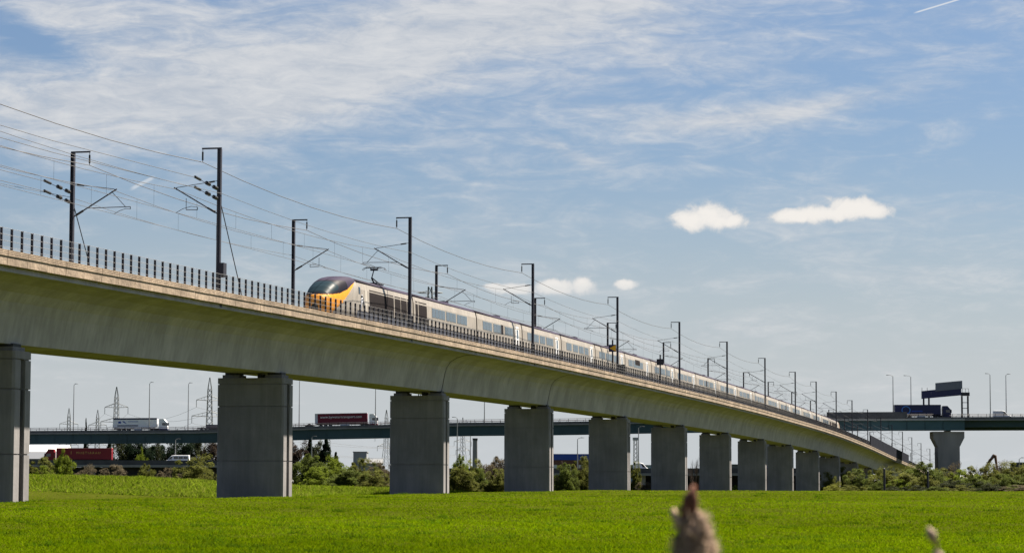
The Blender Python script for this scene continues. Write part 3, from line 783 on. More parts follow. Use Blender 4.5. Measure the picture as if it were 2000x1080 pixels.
for px in (-200, 482, 823, 1190, 1508, 1846, 2190):      # hammerhead piers
    X = xpix(px) if px != 1846 else pix(1855, 850, BY).x; zb = bz(X)-.02; g0 = -1.6
    hw = 3.05; ch = 4.4
    prof = [(-hw, g0), (hw, g0), (hw, zb-4.6), (ch, zb-2.0), (ch, zb-.3), (-ch, zb-.3), (-ch, zb-2.0), (-hw, zb-4.6)]
    for y0, y1 in ((1.5, 7.5),):
        MB().loft([[(X+x, y0, z) for x, z in prof], [(X+x, y1, z) for x, z in prof]]).build('pier', bridge_p, rb)
    for y0 in (2.0, 6.0): MB().cbox((X, y0, zb-.14), 1.2, .7, .30).build('bearing', bearing_m, rb)
# ---- road furniture and traffic on the bridge
def rz_(X): return bz(X)+3.16
def lamp(x, Yoff, h, arm, label, double=False, base=None, Y=None, grp='street lamps on the road bridge'):
    Y = Y or BY+Yoff; X = pix(x, 850, Y).x; z0 = base if base is not None else rz_(X)-.05
    t = thing('street_lamp', label, 'street lamp', (X, Y, z0), 0, grp)
    MB().tube([(0, 0, 0), (0, 0, h*.1), (0, 0, h)], [.17, .15, .09], 8).build('post', lampm, t)
    sides = (1, -1) if double else (1 if arm > 0 else -1,)
    for sg in sides:
        MB().tube([(0, 0, h-.05), (sg*abs(arm)*.35, 0, h+.28), (sg*abs(arm), 0, h+.35)], .055, 6).build('arm', lampm, t)
        MB().loft([[(sg*abs(arm)-.45, -.16, h+.28), (sg*abs(arm)-.45, .16, h+.28), (sg*abs(arm)-.45, .1, h+.45), (sg*abs(arm)-.45, -.1, h+.45)], [(sg*abs(arm)+.45, -.12, h+.28), (sg*abs(arm)+.45, .12, h+.28), (sg*abs(arm)+.45, .06, h+.38), (sg*abs(arm)+.45, -.06, h+.38)]]).build('lantern', mat('lantern', (.12, .12, .12), .5), t)
for (x, yt, yo, arm, lb) in ((143, 749, 21.3, .7, 'tall lamp post beside the leftmost pylons on the road bridge'), (291, 746, .5, .7, 'lamp post rising in front of the white and blue truck'), (367, 747, 21.3, .7, 'lamp post left of the largest pylon on the road bridge'),
                            (584, 742, 21.3, .6, 'lamp post just right of the second railway pier, left of the crimson lorry'), (733, 752, .5, .5, 'lamp post in front of the crimson lorry cab'), (946, 772, .5, .6, 'lamp post between the third and fourth railway piers'),
                            (1745, 732, .5, -1.4, 'lamp post at the tail of the dark blue lorry'), (1780, 733, 21.3, -1.6, 'lamp post behind the dark blue lorry'), (1935, 729, .5, -.9, 'lamp post left of the grey van'), (1966, 730, 21.3, .9, 'lamp post rising behind the grey van')):
    Y = BY+yo; X = pix(x, 850, Y).x; h = pix(x, yt, Y).z - (rz_(X)-.05) - .4
    lamp(x, yo, h, arm, lb)
def wheel(parent, x, y, r=.5, w=.3):
    k = ('wheel', r, w)
    if k not in _cache:
        _cache[k] = MB().cyl((0, 0, 0), r, w, 'y', 16).mesh('wheel', rubber); _cache[('rim', r, w)] = MB().cyl((0, 0, 0), r*.55, w+.03, 'y', 12).mesh('rim', steel_g)
    o = link('wheel', _cache[k], parent); o.location = (x, y, r); link('rim', _cache[('rim', r, w)], o)
def cab_parts(t, m, x0, h=3.75, L=2.3, w=2.45, low=None):
    # side profile of a forward-control tractor cab facing +x
    pr = [(x0, .95), (x0+L, .95), (x0+L+.02, 1.9), (x0+L-.12, 2.75), (x0+L-.55, 3.25), (x0+L-1.0, h), (x0+.1, h), (x0, 3.0)]
    MB().loft([[(x, -w/2, z) for x, z in pr], [(x, w/2, z) for x, z in pr]]).build('cab', m, t)
    ws = [(x0+L+.03, 1.92), (x0+L-.10, 2.72)]
    MB().add([(ws[0][0], -1.12, ws[0][1]), (ws[0][0], 1.12, ws[0][1]), (ws[1][0], 1.05, ws[1][1]), (ws[1][0], -1.05, ws[1][1])], [(0, 1, 2, 3)]).build('windscreen', glass_d, t)
    for sg in (-1, 1):
        y = sg*(w/2+.012); a = [(x0+.85, y, 1.95), (x0+L-.25, y, 1.8), (x0+L-.38, y, 2.62), (x0+.85, y, 2.65)]
        MB().add(a, [(0, 1, 2, 3)]).build('side_window', glass_d, t)
        MB().box(x0+L-.1, x0+L+.12, min(y, y+sg*.28), max(y, y+sg*.28), 1.8, 2.7).build('mirror', steel_dk, t)
    MB().box(x0-.02, x0+L+.06, -w/2-.02, w/2+.02, .35, .948).build('bumper', low or m, t)
def lorry(x0, x1, Yoff, label, boxm, cabm, name='articulated_lorry', roofm=None, rev=False, Y=None, z=None, cat='lorry', tip=False, low=None, bh=4.0):
    Y = Y or BY+Yoff; A, B = pix(x0, 840, Y).x, pix(x1, 840, Y).x; Lt = B-A
    zr = z if z is not None else rz_((A+B)/2)
    slope = math.atan2(bz(B)-bz(A), B-A) if z is None else 0
    t = thing(name, label, cat, (A if not rev else B, Y, zr if z is not None else rz_(A)), math.pi if rev else 0)
    if not rev: t.rotation_euler = (0, -slope, 0)
    tl = Lt-2.9
    # trailer
    if tip:
        pr = [(.25, 1.25), (tl-.9, 1.25), (tl, 1.9), (tl, bh-.1), (0, bh), (0, 1.5)]
        MB().loft([[(x, -1.25, q) for x, q in pr], [(x, 1.25, q) for x, q in pr]]).build('trailer_body', boxm, t)
    else: MB().box(0, tl, -1.27, 1.27, 1.2, bh).build('trailer_body', boxm, t, bevel=.04)
    MB().box(0, tl, -1.275, 1.275, bh+.003, bh+.09).build('trailer_roof', roofm or boxm, t)
    MB().box(.3, tl+.3, -.5, .5, .85, 1.19).build('trailer_chassis', chass, t)
    for x in (1.6, 2.95, 4.3):
        for y in (-1.05, 1.05): wheel(t, x, y)
    cab_parts(t, cabm, tl+.55, h=3.75, low=low)
    for x in (tl-.9, tl+2.0):
        for y in (-1.05, 1.05): wheel(t, x, y)
    MB().box(tl-2.0, tl+2.6, -.45, .45, .6, .84).build('tractor_chassis', chass, t)
    MB().box(tl*.48, tl*.66, -1.2, -.9, .5, 1.15).build('fuel_tank', greyp, t)
    for sg in (-1, 1): MB().box(0.02, .1, sg*.95-.18, sg*.95+.18, .95, 1.15).build('tail_light', redp, t)
    return t, tl
t, tl = lorry(222, 328, 3.0, 'white tipper lorry with a blue sheet on the road bridge', white, white, 'tipper_lorry', navyp, tip=True, low=navyp, bh=3.95)
MB().box(tl*.34, tl*.57, -1.285, -1.252, 2.95, 3.1).build('stripe', bluep, t)
MB().box(tl*.12, tl*.18, -1.285, -1.252, 2.55, 3.1).build('emblem', bluep, t); MB().add([(tl*.2, -1.28, 3.15), (tl*.25, -1.28, 3.15), (tl*.31, -1.28, 2.45), (tl*.27, -1.28, 2.6)], [(0, 1, 2, 3)]).build('emblem', bluep, t)
MB().box(tl*.1, tl*.57, -1.285, -1.252, 1.75, 2.05).build('stripe', navyp, t); MB().box(.1, tl-.05, -1.285, -1.252, 3.6, 3.93).build('stripe', navyp, t)
t, tl = lorry(616, 738, 3.0, 'crimson curtain-sided lorry with white web address on the road bridge', crimson, white, 'articulated_lorry', white, low=crimson)
lm = text_mesh('www.bywatertransport.com', .98, white); lt = link('lettering', lm, t); lt.rotation_euler = (math.pi/2, 0, 0); lt.location = (tl*.50, -1.295, 2.75)
wd = max(v.co.x for v in lm.vertices)-min(v.co.x for v in lm.vertices); lt.scale = (tl*.80/wd, 1, 1)
MB().box(-.02, .75, -1.285, 1.285, 1.22, 3.98).build('rear_frame', mat('pale_frame', (.5, .5, .55), .5), t)
t, tl = lorry(1747, 1857, 3.0, 'dark navy curtain-sided lorry with a blue ring emblem by the gantry', navyp, navyp, 'articulated_lorry', navyp)
rg = MB(); rg.tube([(tl*.24+1.15*math.cos(a), -1.285, 2.55+1.05*math.sin(a)) for a in np.linspace(0, 2*math.pi, 25)], .17, 5, cap=False); rg.build('ring_emblem', blue2, t)
MB().box(tl*.36, tl*.6, -1.285, -1.274, 2.1, 2.45).build('stripe', bluep, t)
def car(x0, x1, Y, label, m, name='parked_car', z=None, van=False, rev=False, minibus=False, cat='car', slope=0):
    A, B = pix(x0, 840, Y).x, pix(x1, 840, Y).x; L = B-A
    z = z if z is not None else rz_((A+B)/2)
    t = thing(name, label, cat, ((A+B)/2, Y, z), math.pi if rev else 0); h = L/2
    if van: pr = [(-h, .4), (h, .4), (h+.0, .95), (h-.9, 1.25), (h-1.75, 2.25), (h-2.4, 2.45), (-h+.1, 2.45), (-h, 1.2)]; W = 1.9; bh = 1.3
    else: pr = [(-h, .35), (h, .35), (h, .75), (h-.9, .95), (h-1.7, 1.42), (-h+1.2, 1.45), (-h+.35, .98), (-h, .9)]; W = 1.75; bh = .95
    MB().loft([[(x, -W/2, q) for x, q in pr], [(x, W/2, q) for x, q in pr]]).build('body', m, t, bevel=.08)
    for sg in (-1, 1):
        y = sg*(W/2+.012)
        if van:
            MB().add([(h-1.9, y, 1.35), (h-1.1, y, 1.35), (h-1.75, y, 2.1), (h-2.3, y, 2.15)], [(0, 1, 2, 3)]).build('side_window', glass_d, t)
            if minibus:
                k = 3; a0, a1 = -h+.3, h-2.4
                for j in range(k): MB().add([(a0+(a1-a0)*j/k+.06, y, 1.45), (a0+(a1-a0)*(j+1)/k-.06, y, 1.45), (a0+(a1-a0)*(j+1)/k-.06, y, 2.12), (a0+(a1-a0)*j/k+.06, y, 2.12)], [(0, 1, 2, 3)]).build('side_window', glass_d, t)
        else: MB().add([(-h+.75, y, .98), (h-1.15, y, .98), (h-1.75, y, 1.36), (-h+1.3, y, 1.38)], [(0, 1, 2, 3)]).build('side_window', glass_d, t)
        for x in (-h*.62, h*.64): wheel(t, x, sg*(W/2-.1), .33, .22)
    if van: MB().add([(h-.93, -.8, 1.28), (h-.93, .8, 1.28), (h-1.73, .75, 2.2), (h-1.73, -.75, 2.2)], [(0, 1, 2, 3)]).build('windscreen', glass_d, t).location = (.02, 0, .02)
    else: MB().add([(h-.93, -.72, .98), (h-.93, .72, .98), (h-1.68, .66, 1.4), (h-1.68, -.66, 1.4)], [(0, 1, 2, 3)]).build('windscreen', glass_d, t).location = (.02, 0, .02)
    for sg in (-1, 1): MB().box(h-.02, h+.03, sg*.6-.15, sg*.6+.15, .6, .75).build('headlight', white, t)
    return t
car(596, 617, BY+6, 'small dark car following the crimson lorry on the road bridge', chass, 'car')
car(1940, 1974, BY+5, 'pale grey panel van driving at the right end of the road bridge', greyp, 'panel_van', van=True, cat='van')
# flat trailer left of the second railway pier
A = pix(386, 840, BY+12).x; t = thing('flatbed_trailer', 'low dark flatbed trailer partly hidden by the second railway pier', 'trailer', (A, BY+12, rz_(A)), 0)
MB().box(0, 8.5, -1.25, 1.25, 1.0, 1.45).build('bed', chass, t); MB().box(2.5, 8, -1.1, 1.1, 1.453, 2.3).build('load', mat('dark_load', (.06, .06, .075), .8), t)
for x in (1.2, 2.4, 3.6):
    for y in (-1.05, 1.05): wheel(t, x, y)
# sign gantry
GX0 = xpix(1814); GX1 = xpix(1895); zr = rz_(xpix(1855)); t = thing('sign_gantry', 'dark overhead sign gantry with a grey board above the road bridge', 'gantry', ((GX0+GX1)/2, BY+3, zr), 0)
hw = (GX1-GX0)/2
def gzp(y): return pix(1855, y, BY+1).z-zr
zb0, zb1, zs1 = gzp(775), gzp(759), gzp(746)
MB().loft([[(-hw, 8, zb0-.2), (-hw, 9.2, zb0-.2), (-hw, 9.2, zb1-.3), (-hw, 8, zb1-.3)], [(hw*.62, -2.2, zb0+.5), (hw*.62, -1, zb0+.5), (hw*.62, -1, zb1+.5), (hw*.62, -2.2, zb1+.5)]]).build('beam', navyp, t)
MB().box(hw*.62, hw+.1, -2.4, -1.0, zb0+.35, zb0+1.3).build('walkway', steel_dk, t)
MB().loft([[(-hw*.45, 4, zb1-.5), (-hw*.45, 4.25, zb1-.5), (-hw*.45, 4.25, zs1-.05), (-hw*.45, 4, zs1-.05)], [(hw*.66, -2.5, zb1+.0), (hw*.66, -2.25, zb1+.0), (hw*.66, -2.25, zs1+.4), (hw*.66, -2.5, zs1+.4)]]).build('sign_board', mat('sign_back', (.13, .145, .175), .5, .3), t)
for k in range(4):
    u = .12+.17*k; MB().cbox((-hw+u*2*hw*.95+1.2, 8-10.2*(u+.1)-.15, zb0+(zb1-zb0)*.5+.25), .7, .12, .9).build('signal_back', mat('signal_grey', (.16, .17, .2), .6), t)
for (x, y) in ((-hw+.5, 8.3), (-hw+2.0, 8.3), (hw*.66, -1.6), (hw-.3, -1.6)):
    MB().box(x-.22, x+.22, y-.22, y+.22, -.35 if y > 0 else -.6, zb0+.3).build('leg', steel_dk, t)
for z in (1.4, 3.0, 4.6): MB().box(hw*.66+.22, hw-.52, -1.68, -1.52, z, z+.16).build('brace', steel_dk, t)
for x in (hw*.70, hw*.85, hw): MB().tube([(x, -1.2, zb0+1.3), (x, -1.2, zb0+2.4)], .05, 5).build('handrail_post', steel_dk, t)
MB().tube([(hw*.70, -1.2, zb0+2.4), (hw, -1.2, zb0+2.4)], .05, 5).build('handrail', steel_dk, t)
for x in (-hw+.1, -hw+1.6): MB().tube([(x, 8.6, zb1-.3), (x, 8.6, zb1+.7)], .07, 5).build('camera_post', steel_dk, t)

# ------------------------------------------------------------------ low road beneath the bridge
LY = 640.0
def low_road(name, label, x0, y0, x1, y1, wall_y, Y, wd=9):
    A, B = pix(x0, y0, Y), pix(x1, y1, Y)
    t = thing(name, label, 'road', (A.x, Y, 0), math.atan2(0, 1)); L = B.x-A.x
    def st(n, ya, yb, h0, h1, m_): return MB().loft([[(0, ya, A.z+h0), (0, yb, A.z+h0), (0, yb, A.z+h1), (0, ya, A.z+h1)], [(L, ya, B.z+h0), (L, yb, B.z+h0), (L, yb, B.z+h1), (L, ya, B.z+h1)]]).build(n, m_, t)
    st('parapet', 0, .35, -1.15, 0, bridge_d); st('edge_beam', -.25, .5, -1.75, -1.154, bridge_g); st('road_deck', .5, wd, -1.7, -1.1, asphalt); st('parapet', wd, wd+.35, -1.7, -.1, bridge_d)
    x = 6
    while x < L: MB().box(x-.6, x+.6, 1.0, wd-1, -2.2, A.z+(B.z-A.z)*x/L-1.702).build('pier', darkc if False else bridge_p, t); x += 14
    return t, (A.z+B.z)/2-1.1
t, zl = low_road('slip_road_bridge', 'low dark concrete slip road bridge under the left end of the road bridge', -300, 897, 470, 899, 0, LY)
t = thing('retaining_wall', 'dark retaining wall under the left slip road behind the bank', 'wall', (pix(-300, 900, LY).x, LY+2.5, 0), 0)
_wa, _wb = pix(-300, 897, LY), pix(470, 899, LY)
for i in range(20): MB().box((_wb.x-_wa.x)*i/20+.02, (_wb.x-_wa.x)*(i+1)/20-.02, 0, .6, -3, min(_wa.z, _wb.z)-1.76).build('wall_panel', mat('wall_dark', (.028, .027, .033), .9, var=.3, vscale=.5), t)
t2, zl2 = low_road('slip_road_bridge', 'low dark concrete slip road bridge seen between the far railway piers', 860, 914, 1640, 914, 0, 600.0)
# wall under it, its dark colour stands in for shade below the deck
t = thing('retaining_wall', 'retaining wall with painted shade standing behind the far railway piers', 'wall', (0, 606, 0), 0)
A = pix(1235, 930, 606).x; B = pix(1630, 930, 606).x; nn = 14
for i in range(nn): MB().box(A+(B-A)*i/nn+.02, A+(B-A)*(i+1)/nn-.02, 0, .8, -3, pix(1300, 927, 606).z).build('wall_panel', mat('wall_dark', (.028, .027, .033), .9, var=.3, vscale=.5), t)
# vehicles on the low road
t, tl = lorry(90, 220, 0, 'dark red lorry with faint gold lettering on the low slip road', redp, redp, 'articulated_lorry', mat('lit_red_roof', (.62, .25, .25), .5), rev=True, Y=LY+4, z=zl+.1, bh=4.0)  # trailer roof paler than the sides, daylight on top painted in
lt = link('lettering', text_mesh('M U E T I A R A U', .8, gold), t); lt.rotation_euler = (math.pi/2, 0, math.pi); lt.location = (tl*.42, 1.29, 2.6)
lt = link('lettering', text_mesh('I', 1.1, gold), t); lt.rotation_euler = (math.pi/2, 0, math.pi); lt.location = (tl*.73, 1.29, 2.5)
car(322, 371, LY+4, 'white minibus with dark windows on the low slip road', white, 'minibus', z=zl-.0, van=True, rev=True, minibus=True, cat='minibus')
car(1236, 1270, 604.5, 'white van roof between the fifth and sixth railway piers', white, 'panel_van', z=zl2, van=True, cat='van')
car(1494, 1512, 604.5, 'dark blue car between the eighth and ninth railway piers', bluep, 'car', z=zl2)
for (x, yt, Y, arm, lb, yb) in ((343, 856, LY+9, .8, 'short lamp post above the white minibus', 892), (609, 851, 620, .8, 'lamp post left of the pointed conifer', 930), (893, 814, 620, -.8, 'lamp post hard against the third railway pier', 930),
                               (1128, 854, 620, 1.2, 'lamp post in front of the blue roofed warehouse', 930), (1247, 832, 620, 1.1, 'lamp post between the fifth and sixth railway piers', 930), (1990, 893, 620, 1.0, 'lamp post behind the hedge at the right edge', 935)):
    z0 = pix(x, yb, Y).z; lamp(x, 0, pix(x, yt, Y).z-z0-.4, arm, lb, base=z0, Y=Y, grp='street lamps below the road bridge')

# ------------------------------------------------------------------ pylons, towers, power lines
def pylon_proto(H):
    t = thing('electricity_pylon', 'x', 'pylon', (0, 0, 0), 0, 'electricity pylons on the skyline')
    prof = [(0, 4.6), (12, 3.3), (26, 1.75), (38, 1.25), (48, 1.0), (54, .1)]
    def hw(z): return float(np.interp(z, [p[0] for p in prof], [p[1] for p in prof]))
    R = .17
    for sx in (-1, 1):
        for sy in (-1, 1): MB().tube([(sx*w, sy*w, z) for z, w in prof], R, 4).build('leg', pylon_m, t)
    zs = [0, 6.5, 12, 17, 21.5, 25.5, 29, 32.2, 35.3, 38.2, 41, 43.7, 46.3, 48.6]
    br = MB()
    for a, b in zip(zs[:-1], zs[1:]):
        wa, wb = hw(a), hw(b)
        for (p, q) in (((-wa, -wa, a), (wb, -wb, b)), ((wa, -wa, a), (-wb, -wb, b)), ((-wa, wa, a), (wb, wb, b)), ((wa, wa, a), (-wb, wb, b)), ((wa, -wa, a), (wb, wb, b)), ((-wa, -wa, a), (-wb, wb, b))): br.tube([p, q], .09, 3)
    br.build('bracing', pylon_m, t)
    for z, L in ((27.5, 7.6), (34.5, 9.6), (42.5, 7.2)):
        am = MB(); w = hw(z)
        for sx in (-1, 1):
            for sy in (-1, 1):
                am.tube([(sx*w, sy*w, z), (sx*L, 0, z+.2)], .13, 4); am.tube([(sx*w, sy*w, z+2.2), (sx*L, 0, z+.3)], .11, 4)
            for u in (.3, .55, .8): am.tube([(sx*(w+(L-w)*u), 0, z+.15), (sx*(w+(L-w)*u), 0, z+2.2*(1-u)+.2)], .07, 3)
        am.build('cross_arm', pylon_m, t)
        for sx in (-1, 1): MB().tube([(sx*L, 0, z+.1), (sx*L, 0, z-3.4)], .16, 5).build('insulator_string', pylon_m, t)
    return t
pyl = []
specs = [(410, 737, 1330, 15, 'largest lattice pylon on the left, beside the second railway pier'), (228, 755, 1500, -8, 'tall pylon rising behind the white and blue lorry'), (135, 797, 2050, 20, 'small distant pylon nearest the left railway pier'),
         (191, 800, 2150, 0, 'small distant pylon left of the white and blue lorry'), (838, 541, 620, 30, None), (755, 800, 1700, 25, 'pylon seen below the bridge left of the third railway pier'), (904, 815, 1650, 40, 'pylon seen below the bridge right of the third railway pier')]
pp = pylon_proto(54); first = True
for (x, yt, Y, rz, lb) in specs:
    if lb is None: continue
    p = pix(x, yt, Y); t = pp if first else copy_tree(pp); first = False
    z0 = -1.7; sc = (p.z-z0)/54
    t.location = (p.x, Y, z0); t.scale = (sc*.92, sc*.92, sc); t.rotation_euler = (0, 0, math.radians(rz)); t['label'] = lb; pyl.append((p.x, Y, z0, sc, math.radians(rz)))
p = pix(840, 560, 2500); H = p.z+1.7; t = thing('river_crossing_pylon', 'very tall distant pylon top showing just above the train roof', 'pylon', (p.x, 2500, -1.7), .15, 'electricity pylons on the skyline')
for sx in (-1, 1):
    for sy in (-1, 1): MB().tube([(sx*18, sy*18, 0), (sx*3.2, sy*3.2, H*.8), (sx*1.6, sy*1.6, H)], .55, 4).build('leg', pylon_m, t)
br = MB(); zz = np.linspace(H*.5, H, 12)
for a, b in zip(zz[:-1], zz[1:]):
    wa, wb = np.interp(a, [0, H*.8, H], [18, 3.2, 1.6]), np.interp(b, [0, H*.8, H], [18, 3.2, 1.6])
    br.tube([(-wa, -wa, a), (wb, -wb, b)], .3, 3); br.tube([(wa, -wa, a), (-wb, -wb, b)], .3, 3)
br.build('bracing', pylon_m, t)
for z, L in ((H-6, 12.5), (H-11.5, 8.5), (H-16, 12)):
    am = MB()
    for sx in (-1, 1): am.tube([(sx*1.5, 0, z+1.6), (sx*L, 0, z)], .4, 4); am.tube([(sx*1.5, 0, z-.6), (sx*L, 0, z)], .4, 4)
    am.build('cross_arm', pylon_m, t)
def armpt(q, k, sg):
    z, L = ((27.5, 7.6), (34.5, 9.6), (42.5, 7.2))[k]; X, Y, z0, sc, r = q
    return Vector((X+sg*L*sc*.92*math.cos(r), Y+sg*L*sc*.92*math.sin(r), z0+(z-3.4)*sc))
for ia, ib, nm in ((0, 1, 'between the two largest pylons'), (1, 2, 'running on to the leftmost distant pylon'), (0, 5, 'passing behind the second railway pier')):
    t = thing('power_line', 'power line conductors %s' % nm, 'power line')
    for k in range(3):
        for sg in (-1, 1):
            a, b = armpt(pyl[ia], k, sg), armpt(pyl[ib], k, sg)
            pts = []
            for u in np.linspace(0, 1, 13):
                q = a.lerp(b, float(u)); q.z -= 6*4*u*(1-u); pts.append(q)
            MB().tube(pts, .06, 3).build('conductor', wire_m, t)
# lattice mast and chimneys
p = pix(1241, 854, 900); t = thing('lattice_tower', 'pale square lattice tower between the fifth and sixth railway piers', 'tower', (p.x, 900, -1.6), .2); H = p.z+1.6
for sx in (-1, 1):
    for sy in (-1, 1): MB().tube([(sx*.75, sy*.75, 0), (sx*.5, sy*.5, H)], .10, 4).build('leg', steel_g, t)
br = MB(); z = 0
while z < H-1.5:
    br.tube([(-.6, -.6, z), (.6, -.6, z+1.5)], .06, 3); br.tube([(.6, -.6, z), (-.6, -.6, z+1.5)], .06, 3); br.tube([(-.6, .6, z), (.6, .6, z+1.5)], .06, 3); z += 1.5
br.build('bracing', steel_g, t); MB().box(-.8, .8, -.8, .8, H-1.0, H).build('head', steel_g, t)
for (x, yt, Y, r, lb) in ((928, 856, 1000, 1.0, 'slim concrete chimney between the third and fourth railway piers'),):
    p = pix(x, yt, Y); t = thing('chimney', lb, 'chimney', (p.x, Y, -1.6)); MB().tube([(0, 0, 0), (0, 0, p.z+1.6)], [r*1.15, r*.9], 12).build('shaft', bridge_g, t); MB().tube([(0, 0, p.z+.9), (0, 0, p.z+1.7)], r*1.05, 12).build('rim', bridge_d, t)
p = pix(919, 822, 1000); t = thing('flagpole', 'thin pole left of the slim chimney between the railway piers', 'pole', (p.x, 1000, -1.6)); MB().tube([(0, 0, 0), (0, 0, p.z+1.6)], [.22, .12], 6).build('shaft', lampm, t); MB().cyl((0, 0, p.z+1.65), .2, .25, 'z', 8).build('finial', lampm, t)

# ------------------------------------------------------------------ far buildings
def building(x0, x1, yt, Y, d, label, wm, rm, name='warehouse', pitch=0, eave=None, win=0, winm=None, fas=None):
    A, B = pix(x0, yt, Y), pix(x1, yt, Y); zt = A.z; w = B.x-A.x; z0 = -1.7; H = zt-z0-pitch
    t = thing(name, label, 'building', (A.x, Y, z0), 0)
    MB().box(0, w, 0, d, 0, H).build('wall', wm, t)
    if pitch: MB().loft([[(-.3, -.3, H+.003), (-.3, d+.3, H+.003), (-.3, d/2, H+pitch)], [(w+.3, -.3, H+.003), (w+.3, d+.3, H+.003), (w+.3, d/2, H+pitch)]]).build('roof', rm, t)
    else: MB().box(-.2, w+.2, -.2, d+.2, H+.003, H+.35).build('roof', rm, t)
    if fas: MB().box(-.05, w+.05, -.22, -.02, H-fas[1], H-.01).build('fascia', fas[0], t)
    for i in range(win):
        a = w*(i+.3)/win; MB().box(a, a+w*.4/win, -.06, -.004, H*.45, H*.72).build('window', winm or glass_d, t)
    MB().box(w*.45, w*.45+min(3, w*.3), -.08, -.004, .02, min(3.2, H*.5)).build('door', slate, t)
    return t
building(40, 124, 868, 760, 18, 'white roofed warehouse under the left end of the road bridge', mat('beige_wall', (.26, .24, .21), .8), rooflight, pitch=3.0, win=4)
building(30, 110, 881, 690, 8, 'grey slated house beside the left railway pier', mat('grey_render', (.22, .22, .24), .8), slate, 'house', pitch=2.0, win=3)
t = thing('gabled_shed', 'dark blue grey gabled shed in front of the white roofed warehouse', 'building', (pix(82, 890, 675).x, 675, -1.7)); q = pix(93, 876, 675); H = q.z+1.7
MB().loft([[(0, y, 0), (3.4, y, 0), (3.4, y, H*.72), (1.7, y, H), (0, y, H*.72)] for y in (0, 9)]).build('wall', slate, t)
for sg in (0, 1): MB().add([(1.7, -.2, H+.05), (1.7, 9.2, H+.05), (-.3 if sg == 0 else 3.7, 9.2, H*.70), (-.3 if sg == 0 else 3.7, -.2, H*.70)], [(0, 1, 2, 3)]).build('roof', mat('shed_roof', (.16, .17, .19), .7), t)
building(690, 716, 883, 1000, 12, 'plain grey tower block between the second and third railway piers', mat('block_grey', (.20, .215, .24), .8), bridge_g, 'office_block', win=3)
building(712, 745, 896, 980, 14, 'low pale shed right of the grey block', mat('shed_grey', (.2, .22, .24), .8), mat('shed_grey_roof', (.12, .125, .13), .7), 'industrial_shed', pitch=1.6, win=2)
building(1070, 1175, 888, 850, 24, 'dark warehouse with a bright blue fascia behind the fourth railway pier', brickw, bluep, 'warehouse', win=4, winm=greyp, fas=(bluep, 1.7))
building(1225, 1300, 909, 1100, 24, 'pale blue low building far behind the fifth railway pier', mat('pale_blue', (.22, .28, .36), .7), mat('grey_roof', (.2, .21, .22), .8), 'industrial_shed', win=4)
building(1425, 1520, 908, 900, 20, 'dark low shed far behind the eighth railway pier', slate, slate, 'industrial_shed', win=5)
building(1992, 2060, 905, 640, 12, 'dark flat roofed building at the right edge behind the hedge', mat('dark_navy_wall', (.03, .03, .05), .7), slate, 'flat_roofed_building', win=3)
# excavator behind the right hedge
ex = pix(1922, 935, 640); t = thing('excavator', 'rusty brown excavator arm folded above the right hedge', 'excavator', (ex.x, 640, -1.5))
k1 = pix(1943, 889, 640)-t.location; k0 = pix(1925, 917, 640)-t.location; kk = pix(1934, 898, 640)-t.location; e1 = pix(1949, 925, 640)-t.location
MB().tube([(k0.x-.8, 0, 2.2), (k0.x, 0, k0.z), (kk.x, 0, kk.z), (k1.x, 0, k1.z)], [.5, .45, .42, .28], 6).build('boom', rust, t)
MB().tube([(k1.x-.5, 0, k1.z+.1), (k1.x+.1, 0, k1.z-.1), (e1.x, 0, e1.z)], [.3, .36, .22], 6).build('dipper_arm', rust, t)
MB().tube([(kk.x, -.1, kk.z+.35), (k1.x-.5, 0, k1.z+.2)], .1, 6).build('hydraulic_ram', steel_g, t)
MB().loft([[(e1.x-.5, y, e1.z), (e1.x+.5, y, e1.z+.1), (e1.x+.4, y, e1.z-1.0), (e1.x-.6, y, e1.z-.8)] for y in (-.6, .6)]).build('bucket', rust, t)
MB().box(-3.2, 1.0, -1.4, 1.4, 1.1, 2.4).build('body', rust, t, bevel=.1); MB().box(-.6, 1.0, -1.4, -.2, 2.403, 3.6).build('cab', glass_d, t, bevel=.08)
for sg in (-1, 1): MB().loft([[(-2.6, y, .35), (-2.2, y, 0), (1.2, y, 0), (1.7, y, .35), (1.5, y, .9), (-2.4, y, .9)] for y in (sg*1.3-.3, sg*1.3+.3)]).build('track', rubber, t)

